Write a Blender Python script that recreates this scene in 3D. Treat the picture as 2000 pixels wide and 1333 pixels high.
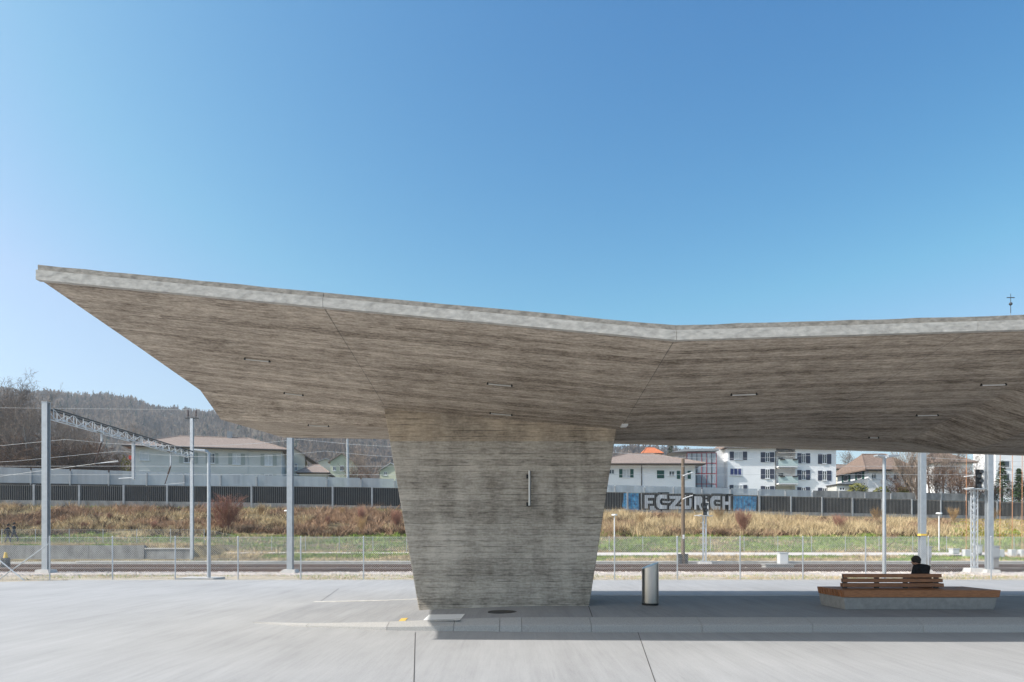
import bpy, bmesh, math, random
from mathutils import Vector, Matrix
R = math.radians
random.seed(7)
scene = bpy.context.scene
for o in list(bpy.data.objects): bpy.data.objects.remove(o)
col = scene.collection

# ------------------------------------------------------------------ camera
F, H, YH, CX = 1333.0, 1.7, 1050.0, 1000.0        # focal length, horizon in photo pixels (2000 wide), eye height
cam_d = bpy.data.cameras.new('camera'); cam = bpy.data.objects.new('camera', cam_d); col.objects.link(cam)
cam.location = (0, 0, H); cam.rotation_euler = (R(90), 0, 0)
cam_d.sensor_width = 36; cam_d.lens = 36*F/2000; cam_d.shift_y = (YH-666.5)/2000
cam_d.clip_start = .1; cam_d.clip_end = 9000
scene.camera = cam

# ------------------------------------------------------------------ light
SUN_EL, SUN_A = R(43.3), R(16.4)                  # elevation; sun stands left, SUN_A towards the camera side
world = bpy.data.worlds.new('World'); scene.world = world; world.use_nodes = True
wn = world.node_tree.nodes; wl = world.node_tree.links
bg = wn['Background']; sky = wn.new('ShaderNodeTexSky'); sky.sky_type = 'NISHITA'; sky.sun_disc = False
sky.sun_elevation = SUN_EL; sky.sun_rotation = R(270) - SUN_A
sky.altitude = 0; sky.air_density = 1.0; sky.dust_density = 2.0; sky.ozone_density = 4.0
# the photograph's colour grade of the clear sky: one tone curve per channel, the same in every direction
sp_ = wn.new('ShaderNodeSeparateColor'); cb_ = wn.new('ShaderNodeCombineColor'); wl.new(sky.outputs[0], sp_.inputs[0])
for i_, (a_, p_, k_) in enumerate(((9.4, 2.55, 1.52), (2.80, 1.66, 1.44), (1.36, .74, 1.28))):
    n1 = wn.new('ShaderNodeMath'); n1.operation = 'MULTIPLY'; n1.inputs[1].default_value = .1656; wl.new(sp_.outputs[i_], n1.inputs[0])
    n2 = wn.new('ShaderNodeMath'); n2.operation = 'POWER'; n2.inputs[1].default_value = p_; wl.new(n1.outputs[0], n2.inputs[0])
    n3 = wn.new('ShaderNodeMath'); n3.operation = 'MULTIPLY'; n3.inputs[1].default_value = a_/1.274/.1; wl.new(n2.outputs[0], n3.inputs[0])
    n4 = wn.new('ShaderNodeMath'); n4.operation = 'MULTIPLY'; n4.inputs[1].default_value = k_/1.274/.1; wl.new(n1.outputs[0], n4.inputs[0])
    n5 = wn.new('ShaderNodeMath'); n5.operation = 'MINIMUM'; wl.new(n3.outputs[0], n5.inputs[0]); wl.new(n4.outputs[0], n5.inputs[1]); wl.new(n5.outputs[0], cb_.inputs[i_])
wl.new(cb_.outputs[0], bg.inputs[0]); bg.inputs[1].default_value = 0.111
sl = bpy.data.lights.new('sun', 'SUN'); sl.energy = 5.0; sl.angle = R(.53); sl.color = (1, .955, .89)
so = bpy.data.objects.new('sun', sl); col.objects.link(so)
sd = Vector((math.cos(SUN_A)*math.cos(SUN_EL), math.sin(SUN_A)*math.cos(SUN_EL), -math.sin(SUN_EL)))
so.rotation_euler = sd.to_track_quat('-Z', 'Y').to_euler(); so.location = (-30, -10, 40)
vs = scene.view_settings
vs.view_transform = 'Standard'; vs.look = 'None'; vs.gamma = 1; vs.use_curve_mapping = False; vs.exposure = 0.20

# ------------------------------------------------------------------ materials
M = {}
def nodes(name):
    m = bpy.data.materials.new(name); m.use_nodes = True; M[name] = m
    nt = m.node_tree; return m, nt, nt.nodes, nt.links, nt.nodes['Principled BSDF']
def lerp_col(c, k): return (min(c[0]*k, 1), min(c[1]*k, 1), min(c[2]*k, 1), 1)
def mat(name, c, rough=.8, var=.15, scale=4, bump=0, metal=0, stretch=(1, 1, 1), c2=None, rand=0, trans=0, space='world', detail=6):
    m, nt, N, L, B = nodes(name)
    if space == 'world':
        g = N.new('ShaderNodeNewGeometry'); src = g.outputs['Position']
    else:
        g = N.new('ShaderNodeTexCoord'); src = g.outputs['Object']
    mp = N.new('ShaderNodeMapping'); mp.inputs['Scale'].default_value = stretch; L.new(src, mp.inputs[0])
    nz = N.new('ShaderNodeTexNoise'); nz.inputs['Scale'].default_value = scale; nz.inputs['Detail'].default_value = detail
    nz.inputs['Roughness'].default_value = .62; L.new(mp.outputs[0], nz.inputs['Vector'])
    cr = N.new('ShaderNodeValToRGB'); L.new(nz.outputs[0], cr.inputs[0])
    cr.color_ramp.elements[0].position = .3; cr.color_ramp.elements[1].position = .7
    cr.color_ramp.elements[0].color = lerp_col(c, 1-var); cr.color_ramp.elements[1].color = lerp_col(c2 or c, 1+var)
    out = cr.outputs[0]
    if rand:
        oi = N.new('ShaderNodeObjectInfo'); hs = N.new('ShaderNodeHueSaturation')
        mr = N.new('ShaderNodeMapRange'); mr.inputs[3].default_value = 1-rand; mr.inputs[4].default_value = 1+rand
        L.new(oi.outputs['Random'], mr.inputs[0]); L.new(mr.outputs[0], hs.inputs['Value']); L.new(out, hs.inputs['Color']); out = hs.outputs[0]
    L.new(out, B.inputs['Base Color'])
    B.inputs['Roughness'].default_value = rough; B.inputs['Metallic'].default_value = metal
    if rough > .75: B.inputs['Specular IOR Level'].default_value = .25
    if bump:
        b = N.new('ShaderNodeBump'); b.inputs['Strength'].default_value = bump; b.inputs['Distance'].default_value = .02
        L.new(nz.outputs[0], b.inputs['Height']); L.new(b.outputs[0], B.inputs['Normal'])
    return m

def board_concrete(name, axis, board, dark, light, tint, stain=False, along=1.1, across=26.0, big=.30, crack=.45):
    """board-marked concrete: boards run along X, stacked along axis (1 = Y, 2 = Z)"""
    m, nt, N, L, B = nodes(name)
    g = N.new('ShaderNodeNewGeometry'); sp = N.new('ShaderNodeSeparateXYZ'); L.new(g.outputs['Position'], sp.inputs[0])
    def math_(op, a, b=None, c=None):
        n = N.new('ShaderNodeMath'); n.operation = op
        for i, v in enumerate((a, b, c)):
            if v is None: continue
            if isinstance(v, (int, float)): n.inputs[i].default_value = v
            else: L.new(v, n.inputs[i])
        return n.outputs[0]
    q = math_('DIVIDE', sp.outputs[axis], board); row = math_('FLOOR', q); fr = math_('FRACT', q)
    wx = N.new('ShaderNodeTexWhiteNoise'); wx.noise_dimensions = '1D'; L.new(row, wx.inputs['W'])
    xs = math_('MULTIPLY_ADD', wx.outputs['Value'], 7.0, sp.outputs[0])
    seg = math_('FLOOR', math_('DIVIDE', xs, 60.0))
    w2 = N.new('ShaderNodeTexWhiteNoise'); w2.noise_dimensions = '2D'
    cb = N.new('ShaderNodeCombineXYZ'); L.new(row, cb.inputs[0]); L.new(seg, cb.inputs[1]); L.new(cb.outputs[0], w2.inputs['Vector'])
    # long grain streaks
    cb2 = N.new('ShaderNodeCombineXYZ'); L.new(math_('MULTIPLY', xs, along), cb2.inputs[0])
    L.new(math_('MULTIPLY', sp.outputs[axis], across), cb2.inputs[1]); L.new(row, cb2.inputs[2])
    n1 = N.new('ShaderNodeTexNoise'); n1.inputs['Scale'].default_value = 1.6; n1.inputs['Detail'].default_value = 7; n1.inputs['Roughness'].default_value = .68
    L.new(cb2.outputs[0], n1.inputs['Vector'])
    n2 = N.new('ShaderNodeTexNoise'); n2.inputs['Scale'].default_value = 1.1; n2.inputs['Detail'].default_value = 6; n2.inputs['Roughness'].default_value = .6
    L.new(g.outputs['Position'], n2.inputs['Vector'])
    n3 = N.new('ShaderNodeTexNoise'); n3.inputs['Scale'].default_value = 22; n3.inputs['Detail'].default_value = 5
    L.new(g.outputs['Position'], n3.inputs['Vector'])
    v = math_('MULTIPLY', n1.outputs[0], .62)
    v = math_('MULTIPLY_ADD', w2.outputs['Value'], .10, v)
    v = math_('MULTIPLY_ADD', n2.outputs[0], big, v)
    v = math_('MULTIPLY_ADD', n3.outputs[0], .24, v)
    if stain:   # run-off marks: narrow in x, long in z
        cbs = N.new('ShaderNodeCombineXYZ'); L.new(math_('MULTIPLY', sp.outputs[0], 2.2), cbs.inputs[0]); L.new(math_('MULTIPLY', sp.outputs[2], .45), cbs.inputs[1])
        ns_ = N.new('ShaderNodeTexNoise'); ns_.inputs['Scale'].default_value = 1.3; ns_.inputs['Detail'].default_value = 7; L.new(cbs.outputs[0], ns_.inputs['Vector'])
        v = math_('ADD', v, math_('MULTIPLY', math_('SUBTRACT', ns_.outputs[0], .5), .34))
    cr = N.new('ShaderNodeValToRGB'); L.new(v, cr.inputs[0])
    e = cr.color_ramp.elements; e[0].position = .46; e[0].color = dark+(1,); e[1].position = .84; e[1].color = light+(1,)
    colr = cr.outputs[0]
    # joints between boards
    ed = math_('MINIMUM', fr, math_('SUBTRACT', 1.0, fr)); jo = N.new('ShaderNodeMapRange'); L.new(ed, jo.inputs[0])
    cbj = N.new('ShaderNodeCombineXYZ'); L.new(math_('MULTIPLY', sp.outputs[0], 1.3), cbj.inputs[0]); L.new(math_('MULTIPLY', math_('ROUND', q), 3.7), cbj.inputs[1])
    nj = N.new('ShaderNodeTexNoise'); nj.inputs['Scale'].default_value = 1.5; nj.inputs['Detail'].default_value = 4; L.new(cbj.outputs[0], nj.inputs['Vector'])
    mj = N.new('ShaderNodeMapRange'); L.new(nj.outputs[0], mj.inputs[0]); mj.inputs[1].default_value = .42; mj.inputs[2].default_value = .62; mj.inputs[3].default_value = 1; mj.inputs[4].default_value = crack
    jo.inputs[1].default_value = .02; jo.inputs[2].default_value = .09; L.new(mj.outputs[0], jo.inputs[3]); jo.inputs[4].default_value = 1
    # dark pinholes and knots
    cbv = N.new('ShaderNodeCombineXYZ'); L.new(math_('MULTIPLY', sp.outputs[0], .3), cbv.inputs[0]); L.new(sp.outputs[axis], cbv.inputs[1])
    vo = N.new('ShaderNodeTexVoronoi'); vo.inputs['Scale'].default_value = 4.5; L.new(cbv.outputs[0], vo.inputs['Vector'])
    kn = N.new('ShaderNodeMapRange'); L.new(vo.outputs['Distance'], kn.inputs[0]); kn.inputs[1].default_value = .03; kn.inputs[2].default_value = .12
    kn.inputs[3].default_value = .62; kn.inputs[4].default_value = 1
    f = math_('MULTIPLY', jo.outputs[0], kn.outputs[0])
    mx = N.new('ShaderNodeMix'); mx.data_type = 'RGBA'; mx.blend_type = 'MULTIPLY'; mx.inputs[0].default_value = 1
    L.new(colr, mx.inputs[6]); cf = N.new('ShaderNodeCombineXYZ')
    for i in range(3): L.new(f, cf.inputs[i])
    L.new(cf.outputs[0], mx.inputs[7]); outc = mx.outputs[2]
    if stain:   # warm pour band above the construction joint, faint rust
        mr = N.new('ShaderNodeMapRange'); L.new(sp.outputs[2], mr.inputs[0]); mr.inputs[1].default_value = 3.765; mr.inputs[2].default_value = 3.775
        nb = math_('MULTIPLY', mr.outputs[0], math_('ADD', .25, n2.outputs[0]))
        m2 = N.new('ShaderNodeMix'); m2.data_type = 'RGBA'; m2.blend_type = 'MULTIPLY'; L.new(nb, m2.inputs[0])
        L.new(outc, m2.inputs[6]); m2.inputs[7].default_value = tint+(1,); outc = m2.outputs[2]
    L.new(outc, B.inputs['Base Color']); B.inputs['Roughness'].default_value = .85; B.inputs['Specular IOR Level'].default_value = .2
    bp = N.new('ShaderNodeBump'); bp.inputs['Strength'].default_value = .55; bp.inputs['Distance'].default_value = .012
    L.new(math_('MULTIPLY_ADD', w2.outputs['Value'], .5, math_('MULTIPLY', v, f)), bp.inputs['Height']); L.new(bp.outputs[0], B.inputs['Normal'])
    return m
board_concrete('soffit', 1, .115, (.135, .104, .076), (.74, .635, .52), (1, .8, .62), along=2.6, across=13.0, big=.26, crack=.55)
board_concrete('column', 2, .125, (.14, .121, .098), (.55, .50, .435), (1, .88, .74), stain=True, along=2.6, across=20.0, big=.40, crack=.36)
mat('fascia', (.42, .40, .365), .88, .30, 6, .5, stretch=(1.2, 2, 2.5), detail=12)
mat('parapet', (.27, .25, .22), .9, .42, 9, .6, stretch=(1, 1, 2), detail=12)

def paving(name, c, var):
    m, nt, N, L, B = nodes(name)
    g = N.new('ShaderNodeNewGeometry')
    def nz(sc, det, stretch, rot=0):
        mp = N.new('ShaderNodeMapping'); mp.inputs['Scale'].default_value = stretch; mp.inputs['Rotation'].default_value = (0, 0, rot)
        L.new(g.outputs['Position'], mp.inputs[0])
        n = N.new('ShaderNodeTexNoise'); n.inputs['Scale'].default_value = sc; n.inputs['Detail'].default_value = det; n.inputs['Roughness'].default_value = .65
        L.new(mp.outputs[0], n.inputs['Vector']); return n.outputs[0]
    a = nz(3.4, 9, (1.0, .10, 1), R(4)); b = nz(.4, 8, (1, .6, 1), R(-25)); d = nz(38, 6, (1, 1, 1)); e_ = nz(15, 8, (1, .035, 1), R(-9))
    def add(x, k, y):
        n = N.new('ShaderNodeMath'); n.operation = 'MULTIPLY_ADD'; L.new(x, n.inputs[0]); n.inputs[1].default_value = k
        if isinstance(y, (int, float)): n.inputs[2].default_value = y
        else: L.new(y, n.inputs[2])
        return n.outputs[0]
    v = add(a, .28, add(b, .38, add(d, .28, add(e_, .26, -.10))))
    ml = N.new('ShaderNodeMapRange'); L.new(e_, ml.inputs[0]); ml.inputs[1].default_value = .60; ml.inputs[2].default_value = .68; ml.inputs[3].default_value = 0; ml.inputs[4].default_value = 1
    v = add(ml.outputs[0], -.10, v)                # thin dark broom and tyre lines
    cr = N.new('ShaderNodeValToRGB'); L.new(v, cr.inputs[0]); e = cr.color_ramp.elements
    e[0].position = .33; e[0].color = lerp_col(c, 1-var); e[1].position = .68; e[1].color = lerp_col(c, 1+var)
    mid = e.new(.45); mid.color = lerp_col(c, 1-.2*var)
    L.new(cr.outputs[0], B.inputs['Base Color']); B.inputs['Roughness'].default_value = .8; B.inputs['Specular IOR Level'].default_value = .25
    bp = N.new('ShaderNodeBump'); bp.inputs['Strength'].default_value = .25; bp.inputs['Distance'].default_value = .01
    L.new(v, bp.inputs['Height']); L.new(bp.outputs[0], B.inputs['Normal'])
paving('plaza', (.355, .352, .35), .26)
paving('platform', (.31, .309, .312), .30)
mat('kerb', (.40, .39, .375), .85, .20, 70, .2, stretch=(.6, 1, 1), rand=.06)
mat('joint', (.09, .088, .085), .9)
mat('white_paint', (.78, .78, .77), .6, .08, 30)
mat('yellow_paint', (.75, .5, .1), .6, .12, 30)
mat('iron', (.03, .03, .032), .5, .3, 60, .3)
mat('steel', (.50, .49, .48), .30, .06, 3, 0, 1, stretch=(20, 20, .4))
mat('black', (.012, .012, .013), .5)
mat('wood', (.30, .125, .05), .5, .35, 5, .15, stretch=(1.5, 14, 14), rand=.14)
mat('bench_concrete', (.30, .295, .285), .8, .15, 8, .15)
mat('galv', (.52, .55, .58), .5, .12, 6, 0, .25)
mat('galv_light', (.40, .43, .46), .5, .10, 4, 0, .35)
mat('dark_steel', (.07, .075, .08), .5, .2, 6, 0, .5)
mat('wire', (.56, .57, .58), .5, .05, 4, 0, .2)
mat('rail', (.16, .095, .065), .7, .3, 8)
mat('rail_top', (.62, .60, .57), .35, .1, 3, 0, .3)
mat('sleeper', (.31, .27, .235), .9, .3, 9, .3, rand=.15)
mat('ballast', (.44, .37, .32), .95, .4, 9, .8, c2=(.52, .46, .42))
mat('stone', (.50, .44, .39), .9, .5, 3, 0, c2=(.52, .47, .43))
mat('verge', (.40, .345, .265), .95, .45, 2.4, .6, c2=(.44, .37, .27), detail=9)
mat('earth', (.15, .105, .065), .95, .55, 1.3, .8, c2=(.19, .155, .08), detail=10)
mat('gravel_path', (.60, .55, .51), .95, .2, 8, .3)
mat('far_ground', (.12, .115, .06), .95, .4, .05)
mat('hillside', (.11, .09, .065), .95, .4, .03)
mat('dry_grass', (.46, .345, .20), .9, .45, .8, c2=(.58, .455, .27), detail=8)
mat('rust_grass', (.31, .195, .125), .9, .45, .9, c2=(.42, .28, .18))
mat('scrub', (.075, .05, .035), .95, .4, 2)
mat('green_grass', (.16, .27, .045), .9, .45, .7, c2=(.26, .34, .08))
mat('red_twig', (.32, .17, .125), .85, .3, 2)
mat('tan_twig', (.36, .24, .12), .85, .3, 2)
mat('bark', (.11, .085, .068), .9, .35, 5)
mat('bark_pale', (.42, .38, .34), .9, .5, 4, stretch=(1, 1, 3))
mat('twig', (.25, .20, .165), .9, .35, 1)
mat('twig_brown', (.17, .105, .07), .9, .35, .6)
mat('forest_bare', (.17, .14, .118), .9, .35, .02, c2=(.22, .175, .14))
_n = M['forest_bare'].node_tree; _t = _n.nodes.new('ShaderNodeBsdfTranslucent'); _m = _n.nodes.new('ShaderNodeMixShader'); _b = _n.nodes['Principled BSDF']
_n.links.new(_b.inputs['Base Color'].links[0].from_socket, _t.inputs[0]); _n.links.new(_b.outputs[0], _m.inputs[1]); _n.links.new(_t.outputs[0], _m.inputs[2]); _n.links.new(_m.outputs[0], _n.nodes['Material Output'].inputs[0])
mat('forest_conifer', (.03, .05, .028), .9, .3, .05)
mat('needle', (.05, .085, .028), .8, .4, 2)
mat('bush_leaf', (.17, .17, .045), .8, .4, 1.2)
mat('flower', (.7, .55, .06), .7)
mat('barrier', (.022, .021, .021), .7, .3, 3)
mat('barrier_rib', (.21, .205, .195), .6, .2, 1)
mat('barrier_post', (.36, .37, .38), .6, .15, 2)
mat('conc_wall', (.28, .275, .265), .9, .35, 1.6, .3, stretch=(1, 1, .5))
mat('conc_light', (.56, .54, .51), .85, .15, 4)
mat('silver_paint', (.70, .70, .72), .5, .1, 2)
mat('graf_black', (.008, .008, .009), .6, .1)
mat('graf_blue', (.008, .12, .50), .6, .55, 2.6, c2=(.09, .40, .82))
mat('render_grey', (.58, .58, .56), .9, .07, .6)
mat('render_white', (.87, .875, .885), .9, .05, .5)
mat('render_cream', (.62, .58, .48), .9, .07, .6)
mat('render_green', (.50, .52, .40), .9, .07, .6)
mat('roof_tile', (.27, .215, .185), .85, .3, 5, .3, stretch=(1, 1, 1.5))
mat('roof_brown', (.215, .155, .122), .85, .35, 4, .3)
mat('roof_orange', (.52, .17, .075), .8, .2, 3)
mat('roof_grey', (.33, .34, .35), .6, .1, 2)
mat('gutter', (.05, .045, .042), .6)
mat('shutter_green', (.012, .075, .055), .6, .1)
mat('shutter_blue', (.05, .055, .085), .6, .1)
mat('shutter_grey', (.33, .36, .34), .7, .1)
mat('blind_blue', (.045, .06, .20), .6, .1)
mat('frame_white', (.72, .73, .74), .6, .03)
mat('frame_red', (.33, .03, .04), .5, .05)
mat('pane', (.06, .07, .085), .08, .3, .5)
mat('curtain', (.55, .56, .57), .4, .15, 3)
mat('balcony', (.46, .56, .55), .3, .05)
mat('awning_red', (.6, .07, .04), .7)
mat('awning_stripe', (.45, .42, .38), .8, .5, 6, stretch=(3, 3, .1))
mat('coat', (.018, .018, .021), .95, .3, 20)
mat('hair', (.035, .03, .028), .8, .3, 40)
mat('skin', (.42, .24, .17), .6, .08, 10)
mat('trousers', (.035, .042, .065), .9, .2, 20)
mat('jacket_dark', (.02, .022, .03), .9, .2, 20)
mat('jacket_grey', (.05, .055, .065), .9, .2, 20)
mat('wood_pole', (.16, .125, .095), .9, .3, 6, stretch=(8, 8, .6))
mat('lamp_white', (.70, .71, .71), .4, .04)
mat('tube_grey', (.50, .49, .46), .4, .04)
mat('tube_white', (.66, .66, .64), .35, .04)
mat('orange_rod', (.50, .24, .12), .7, .15)
mat('cabinet', (.58, .6, .61), .5, .05)
mat('cabinet_grey', (.36, .38, .39), .5, .05)
mat('insulator', (.06, .03, .025), .3)
mat('red', (.55, .03, .05), .5)
def glass_panel():
    m, nt, N, L, B = nodes('screen_glass')
    B.inputs['Base Color'].default_value = (.52, .55, .58, 1); B.inputs['Roughness'].default_value = .35
    t = N.new('ShaderNodeBsdfTransparent'); t.inputs[0].default_value = (.93, .96, .98, 1)
    g = N.new('ShaderNodeNewGeometry'); mp = N.new('ShaderNodeMapping'); mp.inputs['Scale'].default_value = (1, 1, .05); L.new(g.outputs['Position'], mp.inputs[0])
    n = N.new('ShaderNodeTexNoise'); n.inputs['Scale'].default_value = 1.1; L.new(mp.outputs[0], n.inputs['Vector'])
    mr = N.new('ShaderNodeMapRange'); L.new(n.outputs[0], mr.inputs[0]); mr.inputs[1].default_value = .3; mr.inputs[2].default_value = .7
    mr.inputs[3].default_value = .40; mr.inputs[4].default_value = .58
    mx = N.new('ShaderNodeMixShader'); L.new(mr.outputs[0], mx.inputs[0]); L.new(t.outputs[0], mx.inputs[1]); L.new(B.outputs[0], mx.inputs[2])
    L.new(mx.outputs[0], N['Material Output'].inputs[0])
glass_panel()

# ------------------------------------------------------------------ helpers
def at(x, y, d):                                  # photo pixel at depth d
    return Vector(((x-CX)/F*d, d, H+(YH-y)/F*d))
def wx(x, d): return (x-CX)/F*d
def wz(y, d): return H+(YH-y)/F*d
def tag(o, label=None, cat=None, group=None, kind=None):
    if label: o['label'] = label
    if cat: o['category'] = cat
    if group: o['group'] = group
    if kind: o['kind'] = kind
    return o
def empty(name, loc, label=None, cat=None, group=None):
    o = bpy.data.objects.new(name, None); col.objects.link(o); o.location = loc; o.empty_display_size = .2
    return tag(o, label, cat, group)
def world_loc(o):
    v = Vector((0, 0, 0))
    while o: v += Vector(o.location); o = o.parent
    return v
def link(name, me, parent=None, loc=(0, 0, 0)):
    o = bpy.data.objects.new(name, me); col.objects.link(o); o.location = loc
    if parent: o.parent = parent
    return o
class MB:
    def __init__(s): s.v = []; s.f = []; s.mi = []; s.cur = 0
    def add(s, vs, fs):
        b = len(s.v); s.v += [tuple(p) for p in vs]; s.f += [tuple(i+b for i in f) for f in fs]; s.mi += [s.cur]*len(fs); return s
    def hexa(s, a):                               # 8 corners: bottom 4 ccw, top 4
        return s.add(a, [(3, 2, 1, 0), (4, 5, 6, 7), (0, 1, 5, 4), (1, 2, 6, 5), (2, 3, 7, 6), (3, 0, 4, 7)])
    def box(s, x0, x1, y0, y1, z0, z1):
        return s.hexa([(x0, y0, z0), (x1, y0, z0), (x1, y1, z0), (x0, y1, z0), (x0, y0, z1), (x1, y0, z1), (x1, y1, z1), (x0, y1, z1)])
    def tube(s, p, q, r0, r1=None, n=8, caps=True):
        if r1 is None: r1 = r0
        p = Vector(p); q = Vector(q); d = q-p
        if d.length < 1e-6: return s
        d.normalize(); a = d.orthogonal().normalized(); b = d.cross(a); vs = []
        for c, r in ((p, r0), (q, r1)):
            for i in range(n):
                t = 2*math.pi*i/n; vs.append(c+a*(math.cos(t)*r)+b*(math.sin(t)*r))
        fs = [(i, (i+1) % n, n+(i+1) % n, n+i) for i in range(n)]
        if caps: fs += [tuple(reversed(range(n))), tuple(range(n, 2*n))]
        return s.add(vs, fs)
    def path(s, pts, r, n=6):
        for a, b in zip(pts, pts[1:]): s.tube(a, b, r, r, n)
        return s
    def bar(s, p, q, w, h):                       # rectangular bar p->q, w across, h up
        p = Vector(p); q = Vector(q); d = (q-p).normalized(); up = Vector((0, 0, 1))
        if abs(d.z) > .95: up = Vector((0, 1, 0))
        a = d.cross(up).normalized()*w/2; b = a.cross(d).normalized()*h/2
        return s.hexa([p-a-b, p+a-b, q+a-b, q-a-b, p-a+b, p+a+b, q+a+b, q-a+b])
    def ball(s, c, r, nu=10, nv=7, sc=(1, 1, 1)):
        vs = [(c[0], c[1], c[2]-r*sc[2])]
        for j in range(1, nv):
            ph = -math.pi/2+math.pi*j/nv
            for i in range(nu):
                t = 2*math.pi*i/nu
                vs.append((c[0]+r*sc[0]*math.cos(ph)*math.cos(t), c[1]+r*sc[1]*math.cos(ph)*math.sin(t), c[2]+r*sc[2]*math.sin(ph)))
        vs.append((c[0], c[1], c[2]+r*sc[2])); fs = []
        for i in range(nu): fs.append((0, 1+(i+1) % nu, 1+i))
        for j in range(nv-2):
            for i in range(nu):
                a = 1+j*nu+i; b = 1+j*nu+(i+1) % nu; fs.append((a, b, b+nu, a+nu))
        k = 1+(nv-2)*nu; t = len(vs)-1
        for i in range(nu): fs.append((k+i, k+(i+1) % nu, t))
        return s.add(vs, fs)
    def prism(s, pts, off):                       # planar polygon extruded by vector
        n = len(pts); off = Vector(off); vs = [Vector(p) for p in pts]; vs += [p+off for p in vs]
        return s.add(vs, [tuple(reversed(range(n))), tuple(range(n, 2*n))]+[(i, (i+1) % n, n+(i+1) % n, n+i) for i in range(n)])
    def mesh(s, name, m, off=(0, 0, 0), smooth=False):
        me = bpy.data.meshes.new(name)
        me.from_pydata([(a-off[0], b-off[1], c-off[2]) for a, b, c in s.v], [], s.f)
        for k in (m if isinstance(m, (list, tuple)) else [m]): me.materials.append(M[k])
        if isinstance(m, (list, tuple)): me.polygons.foreach_set('material_index', s.mi)
        if smooth: me.polygons.foreach_set('use_smooth', [True]*len(s.f))
        me.update(); return me
    def build(s, name, m, parent=None, smooth=False, fix=True):
        me = s.mesh(name, m, world_loc(parent) if parent else (0, 0, 0), smooth)
        if fix:
            bm = bmesh.new(); bm.from_mesh(me); bmesh.ops.recalc_face_normals(bm, faces=bm.faces); bm.to_mesh(me); bm.free()
        return link(name, me, parent)
def bevel(o, w, n=2):
    b = o.modifiers.new('bevel', 'BEVEL'); b.width = w; b.segments = n; b.limit_method = 'ANGLE'; return o
def copy_tree(o, parent=None):
    c = o.copy(); col.objects.link(c)
    if parent: c.parent = parent
    for ch in list(o.children): copy_tree(ch, c)
    return c
def sstep(t): t = max(0, min(1, t)); return t*t*(3-2*t)
def table(xs, ys, x):
    if x <= xs[0]: return ys[0]
    for i in range(len(xs)-1):
        if x <= xs[i+1]: return ys[i]+(ys[i+1]-ys[i])*(x-xs[i])/(xs[i+1]-xs[i])
    return ys[-1]
# cheap value noise
_perm = list(range(256)); random.Random(3).shuffle(_perm)
def vnoise(x, y):
    xi, yi = math.floor(x), math.floor(y); fx, fy = x-xi, y-yi
    def h(a, b): return _perm[(_perm[a & 255]+b) & 255]/255
    u, v = fx*fx*(3-2*fx), fy*fy*(3-2*fy)
    return (h(xi, yi)*(1-u)+h(xi+1, yi)*u)*(1-v)+(h(xi, yi+1)*(1-u)+h(xi+1, yi+1)*u)*v

# ------------------------------------------------------------------ terrain
WS = .176
def ywall(X): return 79.7+WS*max(-95, min(115, X))
YB = 54.0
def bank_z(X): return table([-60, -44, -20, 12, 39, 80], [5.0, 4.95, 4.9, 4.75, 4.45, 4.0], X)
def tz(X, Y):
    yw = ywall(X)
    if Y < 28: z = -.03
    elif Y < 34: z = -.03-.15*(Y-28)/6
    elif Y < 45: z = -.2
    elif Y < YB: z = -.2+.8*(Y-45)/(YB-45)
    elif Y < yw:
        t = (Y-YB)/(yw-YB); z = .6+(bank_z(X)-.6)*t
        if .25 < t < .95: z += .55*(vnoise(X*.55, Y*.55)-.5)*math.sin((t-.25)/.7*math.pi)
    else: z = table([0, .35, 1.2, 7, 9, 14], [bank_z(X), bank_z(X)+.1, 6.0, 6.3, 7.0, 7.3], Y-yw)
    if X < -22.8 and 49.14 < Y < 70: z = max(z, 1.12)
    return z
xs = [-3500, -1500, -600, -250, -150, -100]+[-80+1.0*i for i in range(171)]+[100, 120, 160, 260, 600, 1500, 3500]
rows = [-80, -20, 10, 24, 28, 31, 34, 36, 40, 45, 47, 48.95, 49.2, 51, 52.5, 54]
nb = 26; m = MB(); nr = 0
grid = []
for r in rows: grid.append([(X, r, tz(X, r)) for X in xs])
for i in range(1, nb+1): grid.append([(X, YB+(ywall(X)-YB)*i/nb-(.001 if i == nb else 0), tz(X, YB+(ywall(X)-YB)*i/nb-.001)) for X in xs])
for k in (.35, 1.2, 7, 9, 14, 60, 250, 900, 3000, 6000): grid.append([(X, ywall(X)+k, tz(X, ywall(X)+k)) for X in xs])
nx = len(xs)
m.v = [p for g in grid for p in g]
for j in range(len(grid)-1):
    for i in range(nx-1):
        a = j*nx+i; m.f.append((a, a+1, a+nx+1, a+nx))
        Ya = grid[j][i][1]; yc = (grid[j][i][1]+grid[j+1][i][1])/2
        m.mi.append(0 if yc < 45 else (1 if yc < 95 else 2))
tag(m.build('ground', ['verge', 'earth', 'far_ground'], smooth=True, fix=False), kind='structure')

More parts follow.
